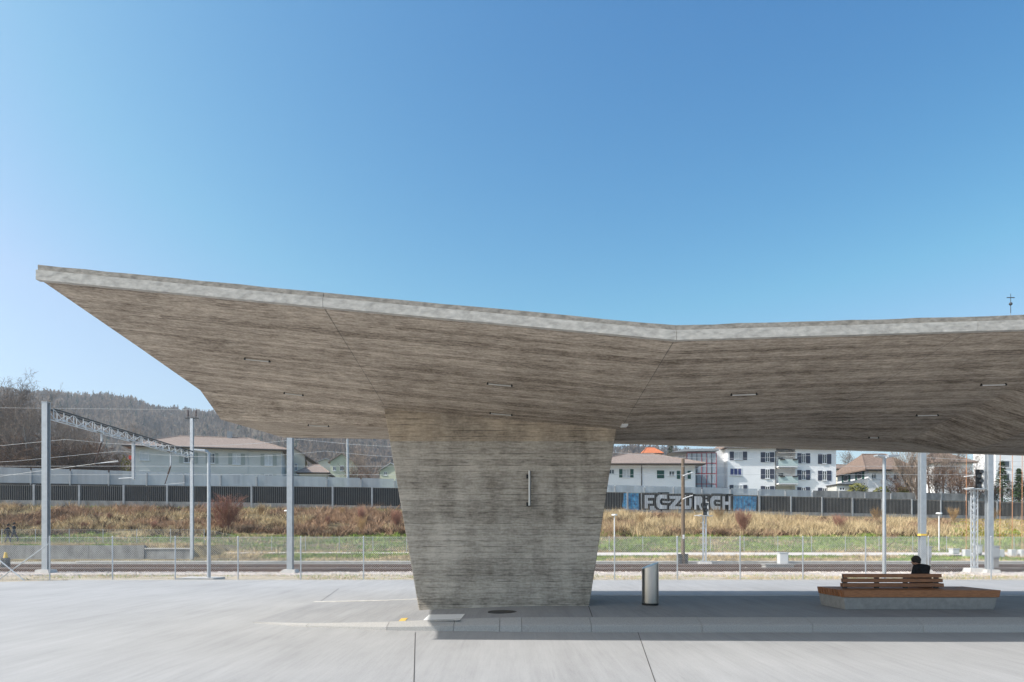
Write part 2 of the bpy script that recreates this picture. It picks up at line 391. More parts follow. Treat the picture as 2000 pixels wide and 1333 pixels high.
# hill in polar strips
rx = [-600, 0, 140, 400, 800, 1200, 1400, 1600, 1690, 1800, 2600]
ry = [748, 788, 800, 826, 858, 884, 898, 925, 955, 975, 990]
def hill_z(x, d):
    zr = H+(YH-(table(rx, ry, x)+4+6*vnoise(x*.02, 3)))/F*720
    t = sstep((d-190)/530); z = 7+(zr-7)*t
    if d > 720: z -= (d-720)*.08
    return z-.4+(vnoise(x*.012, d*.01)-.5)*26*sstep((d-190)/200)*(1-sstep((d-520)/200))*min(1, (zr-7)/90)
m = MB(); hx = list(range(-900, 2650, 50)); hd = [170, 190, 215, 240, 270, 300, 340, 380, 420, 470, 520, 570, 620, 670, 720, 790, 900]
for d in hd:
    for x in hx: m.v.append((wx(x, d), d, hill_z(x, d)))
for j in range(len(hd)-1):
    for i in range(len(hx)-1):
        a = j*len(hx)+i; m.f.append((a, a+1, a+len(hx)+1, a+len(hx))); m.mi.append(0)
tag(m.build('hill', 'hillside', smooth=True, fix=False), kind='structure')

# bus plaza
m = MB()
m.add([(-140, -60, 0), (140, -60, 0), (140, 27.05, 0), (-17.6, 27.05, 0), (-19, 26.4, 0), (-26, 23.6, 0), (-140, 4, 0)], [(0, 1, 2, 3, 4, 5, 6)])
plaza = tag(m.build('bus_plaza', 'plaza', fix=False), kind='structure')
def strip(name, p, q, w, z, mt, parent):
    p = Vector((p[0], p[1], 0)); q = Vector((q[0], q[1], 0)); a = (q-p).normalized().cross(Vector((0, 0, 1)))*w/2
    return MB().add([(v.x, v.y, z) for v in (p-a, q-a, q+a, p+a)], [(0, 1, 2, 3)]).build(name, mt, parent)
def g2(x, y, z=0): d = (H-z)*F/(y-YH); return (wx(x, d), d)
for p, q in (((811, 1236), (808, 1345)), ((1245, 1233), (1284, 1345)), ((622, 1178), (662, 1150))):
    strip('pavement_joint', g2(*p), g2(*q), .011, .004, 'joint', plaza)
edge = MB()
edge.box(-17.6, 60, 27.05, 27.17, -.1, .012); tag(edge.build('edging', 'conc_light'), kind='structure')

# platform island with kerb stones
def isl_z(X): return .22*sstep((X+5.6)/6.6)
def near_y(X): return table([-5.2, -3.8, -2.3, -1, .3, 1.2, 50], [13.55, 12.9, 12.47, 12.36, 12.26, 12.2, 12.2], X)
def near_w(X): return table([-5.2, -2.3, 0], [.10, .30, .36], X)
def far_y(X): return table([-5.2, -2.6, 0, 50], [17.85, 17.5, 17.25, 17.2], X)
isx = [-5.2, -4.6, -4, -3.4, -2.8, -2.3, -1.6, -1, -.4, .2, .7, 1.2, 2, 5, 10, 20, 45]
m = MB()
for X in isx:
    y0 = near_y(X)+near_w(X)-.01; y1 = far_y(X)
    for k in range(5): m.v.append((X, y0+(y1-y0)*k/4, isl_z(X)+.004))
for i in range(len(isx)-1):
    for k in range(4): a = i*5+k; m.f.append((a, a+5, a+6, a+1)); m.mi.append(0)
platform = tag(m.build('platform', 'platform'), kind='structure')
kerb = empty('kerb', (0, 12.3, 0)); tag(kerb, kind='structure')
kx = [wx(490, 13.4), -3.9, wx(755, 12.45), wx(886, 12.35), wx(976, 12.3), wx(1019, 12.3), wx(1155, 12.2)]
while kx[-1] < 26: kx.append(kx[-1]+1.98)
for a, b in zip(kx, kx[1:]):
    m = MB(); st = [a+.004, (a+b)/2, b-.004]
    for X in st:
        y, w, h = near_y(X), near_w(X), isl_z(X)+.014
        m.v += [(X, y, -.05), (X, y, .50*h), (X, y+.03, .60*h), (X, y+.09, .70*h), (X, y+w-.05, .98*h), (X, y+w, h), (X, y+w, -.05)]
    n = 7
    for j in range(2):
        for i in range(n): m.f.append((j*n+i, j*n+(i+1) % n, (j+1)*n+(i+1) % n, (j+1)*n+i)); m.mi.append(0)
    m.f += [tuple(range(n)), tuple(range(2*n, 3*n))]; m.mi += [0, 0]
    m.build('kerb_stone', 'kerb', kerb)
fkerb = empty('far_kerb', (0, 17.4, 0)); tag(fkerb, kind='structure')
X = -5.2
while X < 26:
    b = X+1.98; m = MB()
    m.hexa([(X+.004, far_y(X), -.05), (b-.004, far_y(b), -.05), (b-.004, far_y(b)+.16, -.05), (X+.004, far_y(X)+.16, -.05),
            (X+.004, far_y(X), isl_z(X)+.012), (b-.004, far_y(b), isl_z(b)+.012), (b-.004, far_y(b)+.16, isl_z(b)+.012), (X+.004, far_y(X)+.16, isl_z(X)+.012)])
    m.build('kerb_stone', 'conc_light', fkerb); X = b
def patch(name, px, mt, lab, cat):
    P = []
    for x, y in px:
        z = .1
        for _ in range(6): gx, gy = g2(x, y, z); z = isl_z(gx)
        P.append((gx, gy, z+.009))
    return tag(MB().add(P, [(0, 1, 2, 3)]).build(name, mt, platform), lab)
patch('painted_field', [(825, 1214), (898, 1213), (908, 1200.5), (838, 1201.5)], 'white_paint', 'white painted field at the kerb in front of the column', 'marking')
patch('painted_mark', [(777, 1216), (790, 1215), (797, 1208), (784, 1209)], 'yellow_paint', 'small yellow painted mark by the kerb', 'marking')
strip('platform_joint', (wx(1150, 14.6), 14.66), (wx(1156, 12.7), 12.62), .016, .232, 'joint', platform)
gx, gy = g2(981, 1199, .17); zc = isl_z(gx)+.006
mh = MB().tube((gx, gy, zc-.02), (gx, gy, zc+.006), .29, .29, 32).build('manhole_cover', 'iron')
tag(mh, 'round black iron manhole cover in the platform before the column', 'manhole cover')
MB().tube((gx, gy, zc+.004), (gx, gy, zc+.0075), .24, .24, 32).build('lid_plate', 'black', None).parent = mh

# ------------------------------------------------------------------ canopy
SX = [-6.76, -2.7, 2.33, 6.54, 9.3, 10.5, 16, 22]
SY = [9.8, 12.3, 14.8, 15.86, 20.25]
SZ = [[5.39, 5.15, 4.89, 4.437, 4.66], [5.0, 4.73, 4.45, 4.25, 4.60], [4.53, 4.275, 4.01, 3.95, 4.49], [4.655, 4.40, 4.16, 4.03, 4.38],
      [4.74, 4.47, 4.19, 3.90, 4.29], [4.78, 4.14, 3.74, 3.66, 4.26], [4.94, 4.2, 3.7, 3.62, 4.1], [5.12, 4.7, 4.3, 3.9, 4.0]]
def soffit_z(X, Y):
    X = max(SX[0], min(SX[-1], X)); Y = max(SY[0], min(SY[-1], Y))
    i = max(k for k in range(len(SX)-1) if X >= SX[k]); j = max(k for k in range(len(SY)-1) if Y >= SY[k])
    u = (X-SX[i])/(SX[i+1]-SX[i]); v = (Y-SY[j])/(SY[j+1]-SY[j])
    return (SZ[i][j]*(1-u)+SZ[i+1][j]*u)*(1-v)+(SZ[i][j+1]*(1-u)+SZ[i+1][j+1]*u)*v
can = empty('bus_station_canopy', (-.2, 15.6, 0), 'folded board-marked concrete canopy carried by a tapered concrete column', 'canopy')
m = MB(); ny = len(SY)
# soffit refined along X so that bent quads stay smooth between the creases
fx = []
for a, b in zip(SX, SX[1:]): fx += [a+(b-a)*k/6 for k in range(6)]
fx.append(SX[-1]); fy = []
for a, b in zip(SY, SY[1:]): fy += [a+(b-a)*k/4 for k in range(4)]
fy.append(SY[-1]); nfx, nfy = len(fx), len(fy)
def top_z(X, Y): return soffit_z(X, 9.8)+.185+(soffit_z(X, 20.25)+.2-soffit_z(X, 9.8)-.185)*(Y-9.8)/10.45
for f_ in (soffit_z, top_z):
    for X in fx:
        for Y in fy: m.v.append((X, Y, f_(X, Y)))
def gi(l, i, j): return l*nfx*nfy+i*nfy+j
for i in range(nfx-1):
    for j in range(nfy-1):
        m.f.append((gi(0, i, j), gi(0, i, j+1), gi(0, i+1, j+1), gi(0, i+1, j)))
        m.f.append((gi(1, i, j), gi(1, i+1, j), gi(1, i+1, j+1), gi(1, i, j+1)))
for i in range(nfx-1):
    for j in (0, nfy-1): m.f.append((gi(0, i, j), gi(0, i+1, j), gi(1, i+1, j), gi(1, i, j)))
for j in range(nfy-1):
    for i in (0, nfx-1): m.f.append((gi(0, i, j), gi(0, i, j+1), gi(1, i, j+1), gi(1, i, j)))
m.mi = [0]*len(m.f); m.build('roof_slab', 'soffit', can)
FB = [-6.80, -2.7, 2.35, 6.65, 11.2, 16, 22]
for a, b in zip(FB, FB[1:]):
    for nm, mt, y0, y1, h0, h1 in (('fascia_panel', 'fascia', 9.74, 9.83, -.012, .128), ('parapet', 'parapet', 9.782, 9.99, .135, .210)):
        m = MB(); n = 24
        for k in range(n+1):
            X = a+.003+(b-a-.006)*k/n; zb = soffit_z(X, 9.8) if X > -6.76 else 5.394
            j = (vnoise(X*3.1, 5)-.5)*.012 if nm == 'parapet' else 0
            m.v += [(X, y0, zb+h0), (X, y0, zb+h1+j), (X, y1, zb+h1+j), (X, y1, zb+h0)]
        for k in range(n):
            for i in range(4): m.f.append((4*k+i, 4*k+(i+1) % 4, 4*k+4+(i+1) % 4, 4*k+4+i))
        m.f += [(0, 1, 2, 3), (4*n+3, 4*n+2, 4*n+1, 4*n)]; m.mi = [0]*len(m.f)
        m.build(nm, mt, can)
def column(x0, x1, t0, t1, zt):
    m = MB(); n = 1; y0, y1 = 14.7, 16.7
    m.hexa([(x0, y0, -.1), (x1, y0, -.1), (x1, y1, -.1), (x0, y1, -.1), (t0, y0, zt), (t1, y0, zt), (t1, y1, zt), (t0, y1, zt)])
    o = m.build('column', 'column', can); bevel(o, .015, 1); return o
column(-1.985+.02, 1.63-.015, -2.775, 2.335, 4.6)
column(15.4, 19.2, 14.7, 19.8, 4.4)
for X in (-2.7, 2.33, 6.54):                       # formwork joints along the creases of the soffit
    m = MB(); ys = [9.86+k*.35 for k in range(15)]
    for Y in ys: m.v += [(X-.0035, Y, soffit_z(X-.0035, Y)-.004), (X+.0035, Y, soffit_z(X+.0035, Y)-.004)]
    m.f = [(2*i, 2*i+1, 2*i+3, 2*i+2) for i in range(len(ys)-1) if ys[i+1] < 14.68 or X > 3]; m.mi = [0]*len(m.f); m.build('crease_joint', 'joint', can, fix=False)
# tube lights
def tube_light(p, q, lab, n=(0, 0, -1), mt='tube_grey'):
    p = Vector(p); q = Vector(q); n = Vector(n)*.03; c = (p+q)/2
    e = empty('tube_light', c, lab, 'light', 'tube lights on the canopy'); d = (q-p).normalized()
    MB().tube(p+n, q+n, .012, .012, 10).build('tube', mt, e, smooth=False)
    for s, a in ((1, p), (-1, q)):
        MB().tube(a+n-d*.012*s, a+n+d*.02*s, .015, .015, 10).tube(a+d*.005*s, a+n+d*.005*s, .009, .009, 8).build('bracket', 'black', e)
def soffit_hit(x, y):
    d = 9.9
    while d < 20.2:
        P = at(x, y, d)
        if P.z >= soffit_z(P.x, d): return P
        d += .01
    return at(x, y, 20)
for x0, x1, y, lab in ((478, 527, 701, 'slim tube light under the left wing, nearest its tip'), (555, 592, 768, 'slim tube light under the left wing beside the column head'),
    (952, 1000, 749, 'slim tube light above the column, the upper of two'), (957, 1000, 807, 'slim tube light right on top of the column, the lower of two'),
    (1428, 1478, 768, 'slim tube light under the canopy, first right of the column'), (1916, 1965, 749, 'slim tube light under the canopy, farthest right and nearest the fascia'),
    (1790, 1832, 809, 'slim tube light under the dark right wing, above the bench'), (602, 642, 830, 'slim tube light under the far side of the left wing'),
    (1697, 1716, 853, 'tiny far tube light under the right wing')):
    P = soffit_hit((x0+x1)/2, y); hw = (x1-x0)/2/F*P.y
    a, b = P.x-hw, P.x+hw
    tube_light((a, P.y, soffit_z(a, P.y)), (b, P.y, soffit_z(b, P.y)), lab, mt='tube_white' if x0 > 1400 else 'tube_grey')
zt, zb_ = wz(920, 14.65), wz(988, 14.65); X = wx(1034, 14.65)
e = empty('wall_lamp', (X, 14.7, zb_), 'upright slim tube lamp fixed to the front of the concrete column', 'light')
MB().tube((X, 14.61, zb_), (X, 14.61, zt), .024, .024, 10).build('tube', 'tube_white', e)
MB().box(X+.012, X+.034, 14.595, 14.64, zb_, zt).build('rail', 'black', e)
for z in (zb_+.02, zt-.13):
    MB().box(X-.065, X-.005, 14.63, 14.70, z-.035, z+.05).tube((X, 14.66, z), (X, 14.61, z), .03, .03, 8).build('bracket', 'black', e)
m = MB().box(wx(1213, 13), wx(1225, 13), 0, .01, 0, .01)
P = soffit_hit(1219, 831); hw = 6/F*P.y
pl = MB().box(P.x-hw, P.x+hw, P.y-.12, P.y+.12, P.z-.03, P.z+.05).build('sensor_plate', 'lamp_white'); bevel(pl, .008)
tag(pl, 'small pale plate under the canopy at the column\'s right corner', 'plate')

# ------------------------------------------------------------------ bin and bench
PZ = .226
gx, gy = g2(1270, 1182, PZ); r = 16.3/F*gy
e = empty('litter_bin', (gx, gy, PZ), 'brushed steel cylinder litter bin with slanted top', 'litter bin')
m = MB(); n = 48; hb = .045; zl = wz(1111, gy); zr = wz(1098, gy)
for k in range(n):
    t = 2*math.pi*k/n; x, y = math.cos(t)*r, math.sin(t)*r
    m.v += [(gx+x, gy+y, PZ+hb), (gx+x, gy+y, (zl+zr)/2+(zr-zl)/2*x/r)]
m.f = [(2*k, 2*((k+1) % n), 2*((k+1) % n)+1, 2*k+1) for k in range(n)]+[tuple(2*k+1 for k in range(n)), tuple(2*k for k in reversed(range(n)))]; m.mi = [0]*len(m.f)
o = m.build('body', 'steel', e, smooth=False); bevel(o, .006)
MB().tube((gx, gy, PZ), (gx, gy, PZ+hb), r*.97, r*.97, 32).build('base', 'black', e)
for t, w in ((R(214), .012), (R(322), .010)):
    x, y = math.cos(t)*(r-.002), math.sin(t)*(r-.002)
    MB().bar((gx+x, gy+y, PZ+hb+.01), (gx+x, gy+y, (zl+zr)/2+(zr-zl)/2*x/r-.03), w, .012).build('door_seam', 'black', e)

# bench
BX0, BX1, BY0, BY1 = 6.72, 9.93, 13.85, 14.97
st, sb = PZ+.40, PZ+.255
bench = empty('bench', ((BX0+BX1)/2, (BY0+BY1)/2, PZ), 'long brown wooden slat bench with low backrest on a concrete plinth', 'bench')
m = MB().hexa([(BX0+.07, BY0+.06, PZ), (BX1-.1, BY0+.06, PZ), (BX1-.1, BY1-.06, PZ), (BX0+.03, BY1-.06, PZ),
               (BX0+.03, BY0+.03, sb-.004), (BX1-.06, BY0+.03, sb-.004), (BX1-.06, BY1-.03, sb-.004), (BX0-.01, BY1-.03, sb-.004)])
bevel(m.build('plinth', 'bench_concrete', bench), .01)
ns = 10; sw = (BY1-BY0)/ns
for k in range(ns):
    y = BY0+k*sw; a = BX0-.04*(k/ns); b = BX1-.05*(k/ns)
    o = MB().hexa([(a+.03, y+.010, sb), (b-.03, y+.010, sb), (b-.03, y+sw-.010, sb), (a+.03, y+sw-.010, sb), (a, y+.010, st), (b, y+.010, st), (b, y+sw-.010, st), (a, y+sw-.010, st)]).build('seat_slat', 'wood', bench)
    bevel(o, .006, 2)
kx0, kx1 = wx(1645, 14.45), wx(1836, 14.45)
for k in range(3):
    z0 = st+.03+k*.098; dy = .02*k
    for s, yy in ((-1, 14.43-.05+dy*.6), (1, 14.43+.05-dy*.6)):
        o = MB().hexa([(kx0-.02+.012*k, yy-.02, z0), (kx1+.03-.015*k, yy-.02, z0), (kx1+.03-.015*k, yy+.02, z0), (kx0-.02+.012*k, yy+.02, z0),
                       (kx0-.02+.012*k, yy-.02+.008, z0+.076), (kx1+.03-.015*k, yy-.02+.008, z0+.076), (kx1+.03-.015*k, yy+.02+.008, z0+.076), (kx0-.02+.012*k, yy+.02+.008, z0+.076)]).build('back_slat', 'wood', bench)
        bevel(o, .005, 2)
for x in (1650, 1712, 1768, 1828):
    X = wx(x, 14.43); MB().box(X-.05, X+.05, 14.418, 14.442, st-.02, st+.29).build('back_bracket', 'dark_steel', bench)

# ------------------------------------------------------------------ people
def person(name, loc, rz, joints, edges, radii, head, label, mats, region, hairfn, cat='person', sc=1.0):
    """joints in metres (x right, y forward, z up, origin between the feet); head = (centre, tilt about x, yaw)"""
    bm = bmesh.new(); lay = bm.verts.layers.skin.verify()
    names = list(joints); vm = {}
    for nme in names:
        v = bm.verts.new(joints[nme]); v[lay].radius = (radii[nme], radii[nme]*(.78 if nme in ('chest', 'belly', 'pelvis', 'shoulders') else 1)); vm[nme] = v
        if nme == 'pelvis': v[lay].use_root = True
    for a, b in edges: bm.edges.new((vm[a], vm[b]))
    me = bpy.data.meshes.new('tmp'); bm.to_mesh(me); bm.free(); o = bpy.data.objects.new('tmp', me); col.objects.link(o)
    o.modifiers.new('s', 'SKIN'); s = o.modifiers.new('u', 'SUBSURF'); s.levels = 1; s.render_levels = 1
    dg = bpy.context.evaluated_depsgraph_get(); ev = bpy.data.meshes.new_from_object(o.evaluated_get(dg))
    hc, tilt, yaw = head; hm = MB()
    hm.ball((0, 0, 0), .1, 16, 12, (.76, .95, 1.14)); hm.ball((0, .035, -.055), .07, 12, 8, (.8, .85, .85))
    hm.tube((0, .075, .02), (0, .112, -.02), .010, .017, 6)                     # nose
    for s_ in (-1, 1):
        hm.ball((s_*.077, -.005, -.005), .03, 8, 6, (.3, .7, 1)); hm.ball((s_*.03, .085, .012), .014, 8, 6)
    hm.tube((-.022, .090, -.055), (.022, .090, -.055), .010, .010, 6)           # lips
    rot = Matrix.Rotation(yaw, 4, 'Z') @ Matrix.Rotation(tilt, 4, 'X'); T = Matrix.Translation(hc) @ rot
    h = hm.mesh('h', 'skin'); h.transform(T)
    b2 = bmesh.new(); b2.from_mesh(ev); b2.from_mesh(h); me2 = bpy.data.meshes.new(name); b2.to_mesh(me2); b2.free()
    bpy.data.objects.remove(o)
    o = bpy.data.objects.new('tmp', me2); col.objects.link(o); rm = o.modifiers.new('r', 'REMESH'); rm.mode = 'VOXEL'; rm.voxel_size = .014
    sm = o.modifiers.new('m', 'SMOOTH'); sm.iterations = 2
    dg = bpy.context.evaluated_depsgraph_get(); fin = bpy.data.meshes.new_from_object(o.evaluated_get(dg)); bpy.data.objects.remove(o)
    fin.name = name; fin.materials.clear()
    for k in mats: fin.materials.append(M[k])
    for p in fin.polygons: p.material_index = region(p.center); p.use_smooth = True
    body = link(name, fin, None, loc); body.rotation_euler = (0, 0, rz); body.scale = (sc, sc, sc); tag(body, label, cat)
    hr = MB(); hairfn(hr); hme = hr.mesh('hair', 'hair', smooth=True); hme.transform(T); link('hair', hme, body)
    return body
def fingers(J, E, Rr, w, d, side, tag_):
    w = Vector(w); d = Vector(d).normalized(); s = Vector(side).normalized()
    J[tag_+'palm'] = w+d*.06; Rr[tag_+'palm'] = .03
    for i, (k, l) in enumerate(((-.03, .07), (-.01, .08), (.01, .075), (.03, .06))):
        J[f'{tag_}f{i}'] = w+d*(.07+l*.55)+s*k; J[f'{tag_}g{i}'] = w+d*(.07+l*.95)+s*k*1.1-Vector((0, 0, .025)); Rr[f'{tag_}f{i}'] = .0095; Rr[f'{tag_}g{i}'] = .008
        E += [(tag_+'palm', f'{tag_}f{i}'), (f'{tag_}f{i}', f'{tag_}g{i}')]
    J[tag_+'t'] = w+d*.06-s*.05; Rr[tag_+'t'] = .011; J[tag_+'u'] = w+d*.1-s*.06; Rr[tag_+'u'] = .009
    E += [(tag_+'palm', tag_+'t'), (tag_+'t', tag_+'u')]
# seated person on the far side of the bench, back to the camera, leaning forward and looking left
J = {'pelvis': (0, 0, .52), 'belly': (0, .07, .68), 'chest': (0, .15, .84), 'shoulders': (-.01, .20, .94), 'neck': (-.02, .26, .985), 'nape': (-.03, .29, 1.01)}
Rr = {'pelvis': .15, 'belly': .15, 'chest': .165, 'shoulders': .13, 'neck': .062, 'nape': .055}
E = [('pelvis', 'belly'), ('belly', 'chest'), ('chest', 'shoulders'), ('shoulders', 'neck'), ('neck', 'nape')]
for s, t in ((-1, 'L'), (1, 'R')):
    J.update({t+'sh': (s*.17, .19, .93), t+'el': (s*.20, .25, .67), t+'wr': (s*.10, .52, .62), t+'hip': (s*.09, .05, .50), t+'kn': (s*.12, .46, .50), t+'an': (s*.12, .44, .10), t+'toe': (s*.13, .62, .045)})
    Rr.update({t+'sh': .085, t+'el': .06, t+'wr': .04, t+'hip': .10, t+'kn': .075, t+'an': .05, t+'toe': .045})
    E += [('shoulders', t+'sh'), (t+'sh', t+'el'), (t+'el', t+'wr'), (t+'wr', t+'palm'), ('pelvis', t+'hip'), (t+'hip', t+'kn'), (t+'kn', t+'an'), (t+'an', t+'toe')]
    fingers(J, E, Rr, J[t+'wr'], (-s*.3, .9, -.1), (s, .3, 0), t)
def hair_cap(hr):
    hr.ball((0, -.012, .028), .108, 18, 12, (.86, 1.0, 1.02)); hr.ball((0, -.05, -.03), .075, 14, 8, (.95, .7, .9)); hr.ball((0, .06, .07), .045, 10, 6, (1.2, .8, .6))
def reg_sit(c):
    if c.z > 1.0 and c.y > .2: return 0
    if c.z < .08: return 3
    if c.y > .56 and c.z > .5: return 0
    return 1 if (c.z > .56 or c.y < .12) else 2
gx, gy = wx(1809, 14.75), 14.70
person('person', (gx, gy, PZ), R(12), J, E, Rr, ((-.045, .315, 1.085), R(-12), R(40)), 'person in a black coat sitting on the far side of the bench, seen from behind',
       ['skin', 'coat', 'trousers', 'black'], reg_sit, hair_cap, sc=.88)
def walker(x, d, z0, label, ph, top, side):
    J = {'pelvis': (0, 0, .93), 'belly': (0, .01, 1.07), 'chest': (0, .02, 1.27), 'shoulders': (0, .01, 1.42), 'neck': (0, .02, 1.50), 'nape': (0, .03, 1.56)}
    Rr = {'pelvis': .14, 'belly': .13, 'chest': .155, 'shoulders': .11, 'neck': .06, 'nape': .055}
    E = [('pelvis', 'belly'), ('belly', 'chest'), ('chest', 'shoulders'), ('shoulders', 'neck'), ('neck', 'nape')]
    for s, t in ((-1, 'L'), (1, 'R')):
        k = s*ph
        J.update({t+'sh': (s*.17, 0, 1.40), t+'el': (s*.23, -.10*k-.03, 1.14), t+'wr': (s*.22, -.20*k+.10, .92), t+'hip': (s*.09, 0, .90), t+'kn': (s*.10, .20*k+.04, .50),
                  t+'an': (s*.10, .30*k-.03, .10+(.04 if k < 0 else 0)), t+'toe': (s*.11, .30*k+.16, .045)})
        Rr.update({t+'sh': .075, t+'el': .052, t+'wr': .035, t+'hip': .092, t+'kn': .065, t+'an': .045, t+'toe': .04})
        E += [('shoulders', t+'sh'), (t+'sh', t+'el'), (t+'el', t+'wr'), (t+'wr', t+'palm'), ('pelvis', t+'hip'), (t+'hip', t+'kn'), (t+'kn', t+'an'), (t+'an', t+'toe')]
        fingers(J, E, Rr, J[t+'wr'], (0, .25, -1), (0, 1, 0), t)
    def reg(c):
        if c.z > 1.52: return 0
        if c.z < .07: return 3
        if abs(c.x) > .17 and c.z < .91: return 0
        return 1 if c.z > .86 else 2
    person('person', (wx(x, d), d, z0), R(-80)*side, J, E, Rr, ((0, .05, 1.66), 0, 0), label, ['skin', top, 'trousers', 'black'], reg, hair_cap)
walker(15, 56.0, tz(wx(15, 56), 56)-.1, 'person in a dark jacket walking on the bank path, the left of two', 1, 'jacket_dark', 1)
walker(27, 56.8, tz(wx(27, 56.8), 56.8)-.1, 'person in a grey jacket walking on the bank path, the right of two', -1, 'jacket_grey', 1)

# ------------------------------------------------------------------ chain link fences
def fence(name, label, Y, x0, n, step, h, base, sp, wr, pr):
    e = empty(name, (x0+n*step/2, Y, base(x0+n*step/2)), label, 'fence'); wl_ = world_loc(e)
    pm = MB().tube((0, 0, -.12), (0, 0, h+.03), pr, pr, 8).ball((0, 0, h+.03), pr, 8, 4).mesh('post', 'galv')
    m = MB(); L_ = step; a = 0
    k = -int(h/sp)-1
    def line(p, q):
        p = Vector(p); q = Vector(q); dd = (q-p).normalized(); c = Vector((-dd.z, 0, dd.x))*wr
        b = len(m.v); m.v += [p-c, p+c, q+c, q-c]; m.f.append((b, b+1, b+2, b+3)); m.mi.append(0)
        yv = Vector((0, wr, 0)); b = len(m.v); m.v += [p-yv, p+yv, q+yv, q-yv]; m.f.append((b, b+1, b+2, b+3)); m.mi.append(0)
    i = -math.ceil(h/sp)
    while i*sp < L_:
        s0 = i*sp
        for dr in (1, -1):
            pts = []
            t0 = max(0, -s0); t1 = min(h, L_-s0)
            if t1 > t0:
                if dr == 1: line((s0+t0, 0, t0), (s0+t1, 0, t1))
                else: line((s0+t0, 0, h-t0), (s0+t1, 0, h-t1))
        i += 1
    m.v = [tuple(v) for v in m.v]; pan = m.mesh('mesh_panel', 'wire')
    tw = MB().tube((0, 0, h), (step, 0, h), .006, .006, 4).tube((0, 0, h*.5), (step, 0, h*.5), .003, .003, 4).tube((0, 0, .04), (step, 0, .04), .003, .003, 4).mesh('tension_wire', 'wire')
    for k in range(n+1):
        X = x0+k*step; z = base(X); dz = base(X+step)-z
        link('post', pm, e, Vector((X, Y, z))-wl_)
        if k < n:
            for nm, me in (('mesh_panel', pan), ('tension_wire', tw)):
                o = link(nm, me, e, Vector((X, Y-pr if nm == 'mesh_panel' else Y-pr-.004, z))-wl_); o.rotation_euler = (0, -math.atan2(dz, step), 0)
    return e
fe = fence('chain_link_fence', 'grey chain-link fence along the far edge of the bus plaza', 27.35, -5.95-2.515*9, 24, 2.515, 1.73, lambda X: -.03, .085, .0026, .026)
bx = -5.95-2.515*5
MB().tube((bx-.03, 27.35, 1.45), (bx-2.2, 27.35, -.1), .024, .024, 8).build('brace', 'galv', fe)
MB().tube((bx-2.515, 27.35, 1.2), (bx-.9, 27.3, -.1), .024, .024, 8).build('brace', 'galv', fe)
fence('chain_link_fence', 'low chain-link fence at the foot of the grassy bank beyond the tracks', 53.4, 7.6-2.64*18, 33, 2.64, 1.2, lambda X: tz(X, 53.4), .12, .003, .022)

# ------------------------------------------------------------------ railway
bed = MB()
for Y in (34.6, 39.6):
    bed.add([(-70, Y-.9, -.26), (70, Y-.9, -.26), (70, Y+.2, -.13), (-70, Y+.2, -.13), (70, Y+4.6, -.13), (-70, Y+4.6, -.13), (70, Y+5.3, -.26), (-70, Y+5.3, -.26)],
            [(0, 1, 2, 3), (3, 2, 4, 5), (5, 4, 6, 7)])
tag(bed.build('ballast_bed', 'ballast'), kind='structure')
def track(Y, label):
    e = empty('railway_track', (0, Y, -.13), label, 'railway track')
    for s in (-1, 1):
        y = Y+s*.75
        r_ = MB().box(-70, 70, y-.07, y+.07, -.115, -.10).box(-70, 70, y-.012, y+.012, -.10, .015).box(-70, 70, y-.036, y+.036, .013, .036).build('rail', 'rail', e)
        tp = MB().box(-70, 70, y-.030, y+.030, .0362, .044).build('rail_head', 'rail_top', r_)
    sm_ = MB().hexa([(-.13, -1.3, -.05), (.13, -1.3, -.05), (.13, 1.3, -.05), (-.13, 1.3, -.05), (-.10, -1.28, .012), (.10, -1.28, .012), (.10, 1.28, .012), (-.10, 1.28, .012)]).mesh('sleeper', 'sleeper')
    for k in range(-58, 59): link('sleeper', sm_, e, (k*.62+random.uniform(-.02, .02), 0, 0))
track(36.9, 'railway track with brown rails, the nearer of two beyond the fence')
track(41.9, 'railway track with brown rails, the farther of two below the bank')
m = MB()
def stone(p, s):
    p = Vector(p); o = [Vector((random.uniform(-1, 1), random.uniform(-1, 1), random.uniform(-.7, .8)))*s for _ in range(2)]
    vs = [p+Vector((s, 0, 0))+o[0]*.4, p+Vector((-s*.9, s*.2, 0)), p+Vector((0, s, .1*s)), p+Vector((.1*s, -s, 0)), p+Vector((0, 0, s*.8))+o[1]*.4]
    m.add(vs, [(0, 2, 4), (2, 1, 4), (1, 3, 4), (3, 0, 4)])
for _ in range(9000):
    Y = random.choice((random.uniform(33.9, 44.6), random.uniform(33.6, 36)))
    stone((random.uniform(-32, 36), Y, -.13 if 34.9 < Y < 44.2 else -.2), random.uniform(.03, .075))
for _ in range(3500): stone((random.uniform(-24, 28), 27.3+6*random.random()**1.4, -.05-.12*random.random()), random.uniform(.015, .05))
tag(m.build('ballast_stones', 'stone', fix=False), 'loose grey-brown ballast stones along the tracks', 'gravel', kind='stuff')
e = empty('cable_trough', (0, 45.6, -.15), 'pale concrete cable trough along the far track', 'cable trough')
MB().box(-60, 70, 45.35, 45.85, -.22, .06).build('channel', 'conc_light', e)
lm = MB().box(-.99, .99, -.28, .28, 0, .06).mesh('lid', 'conc_light')
for k in range(-14, 18): link('lid', lm, e, (k*2.0, 0, .213))

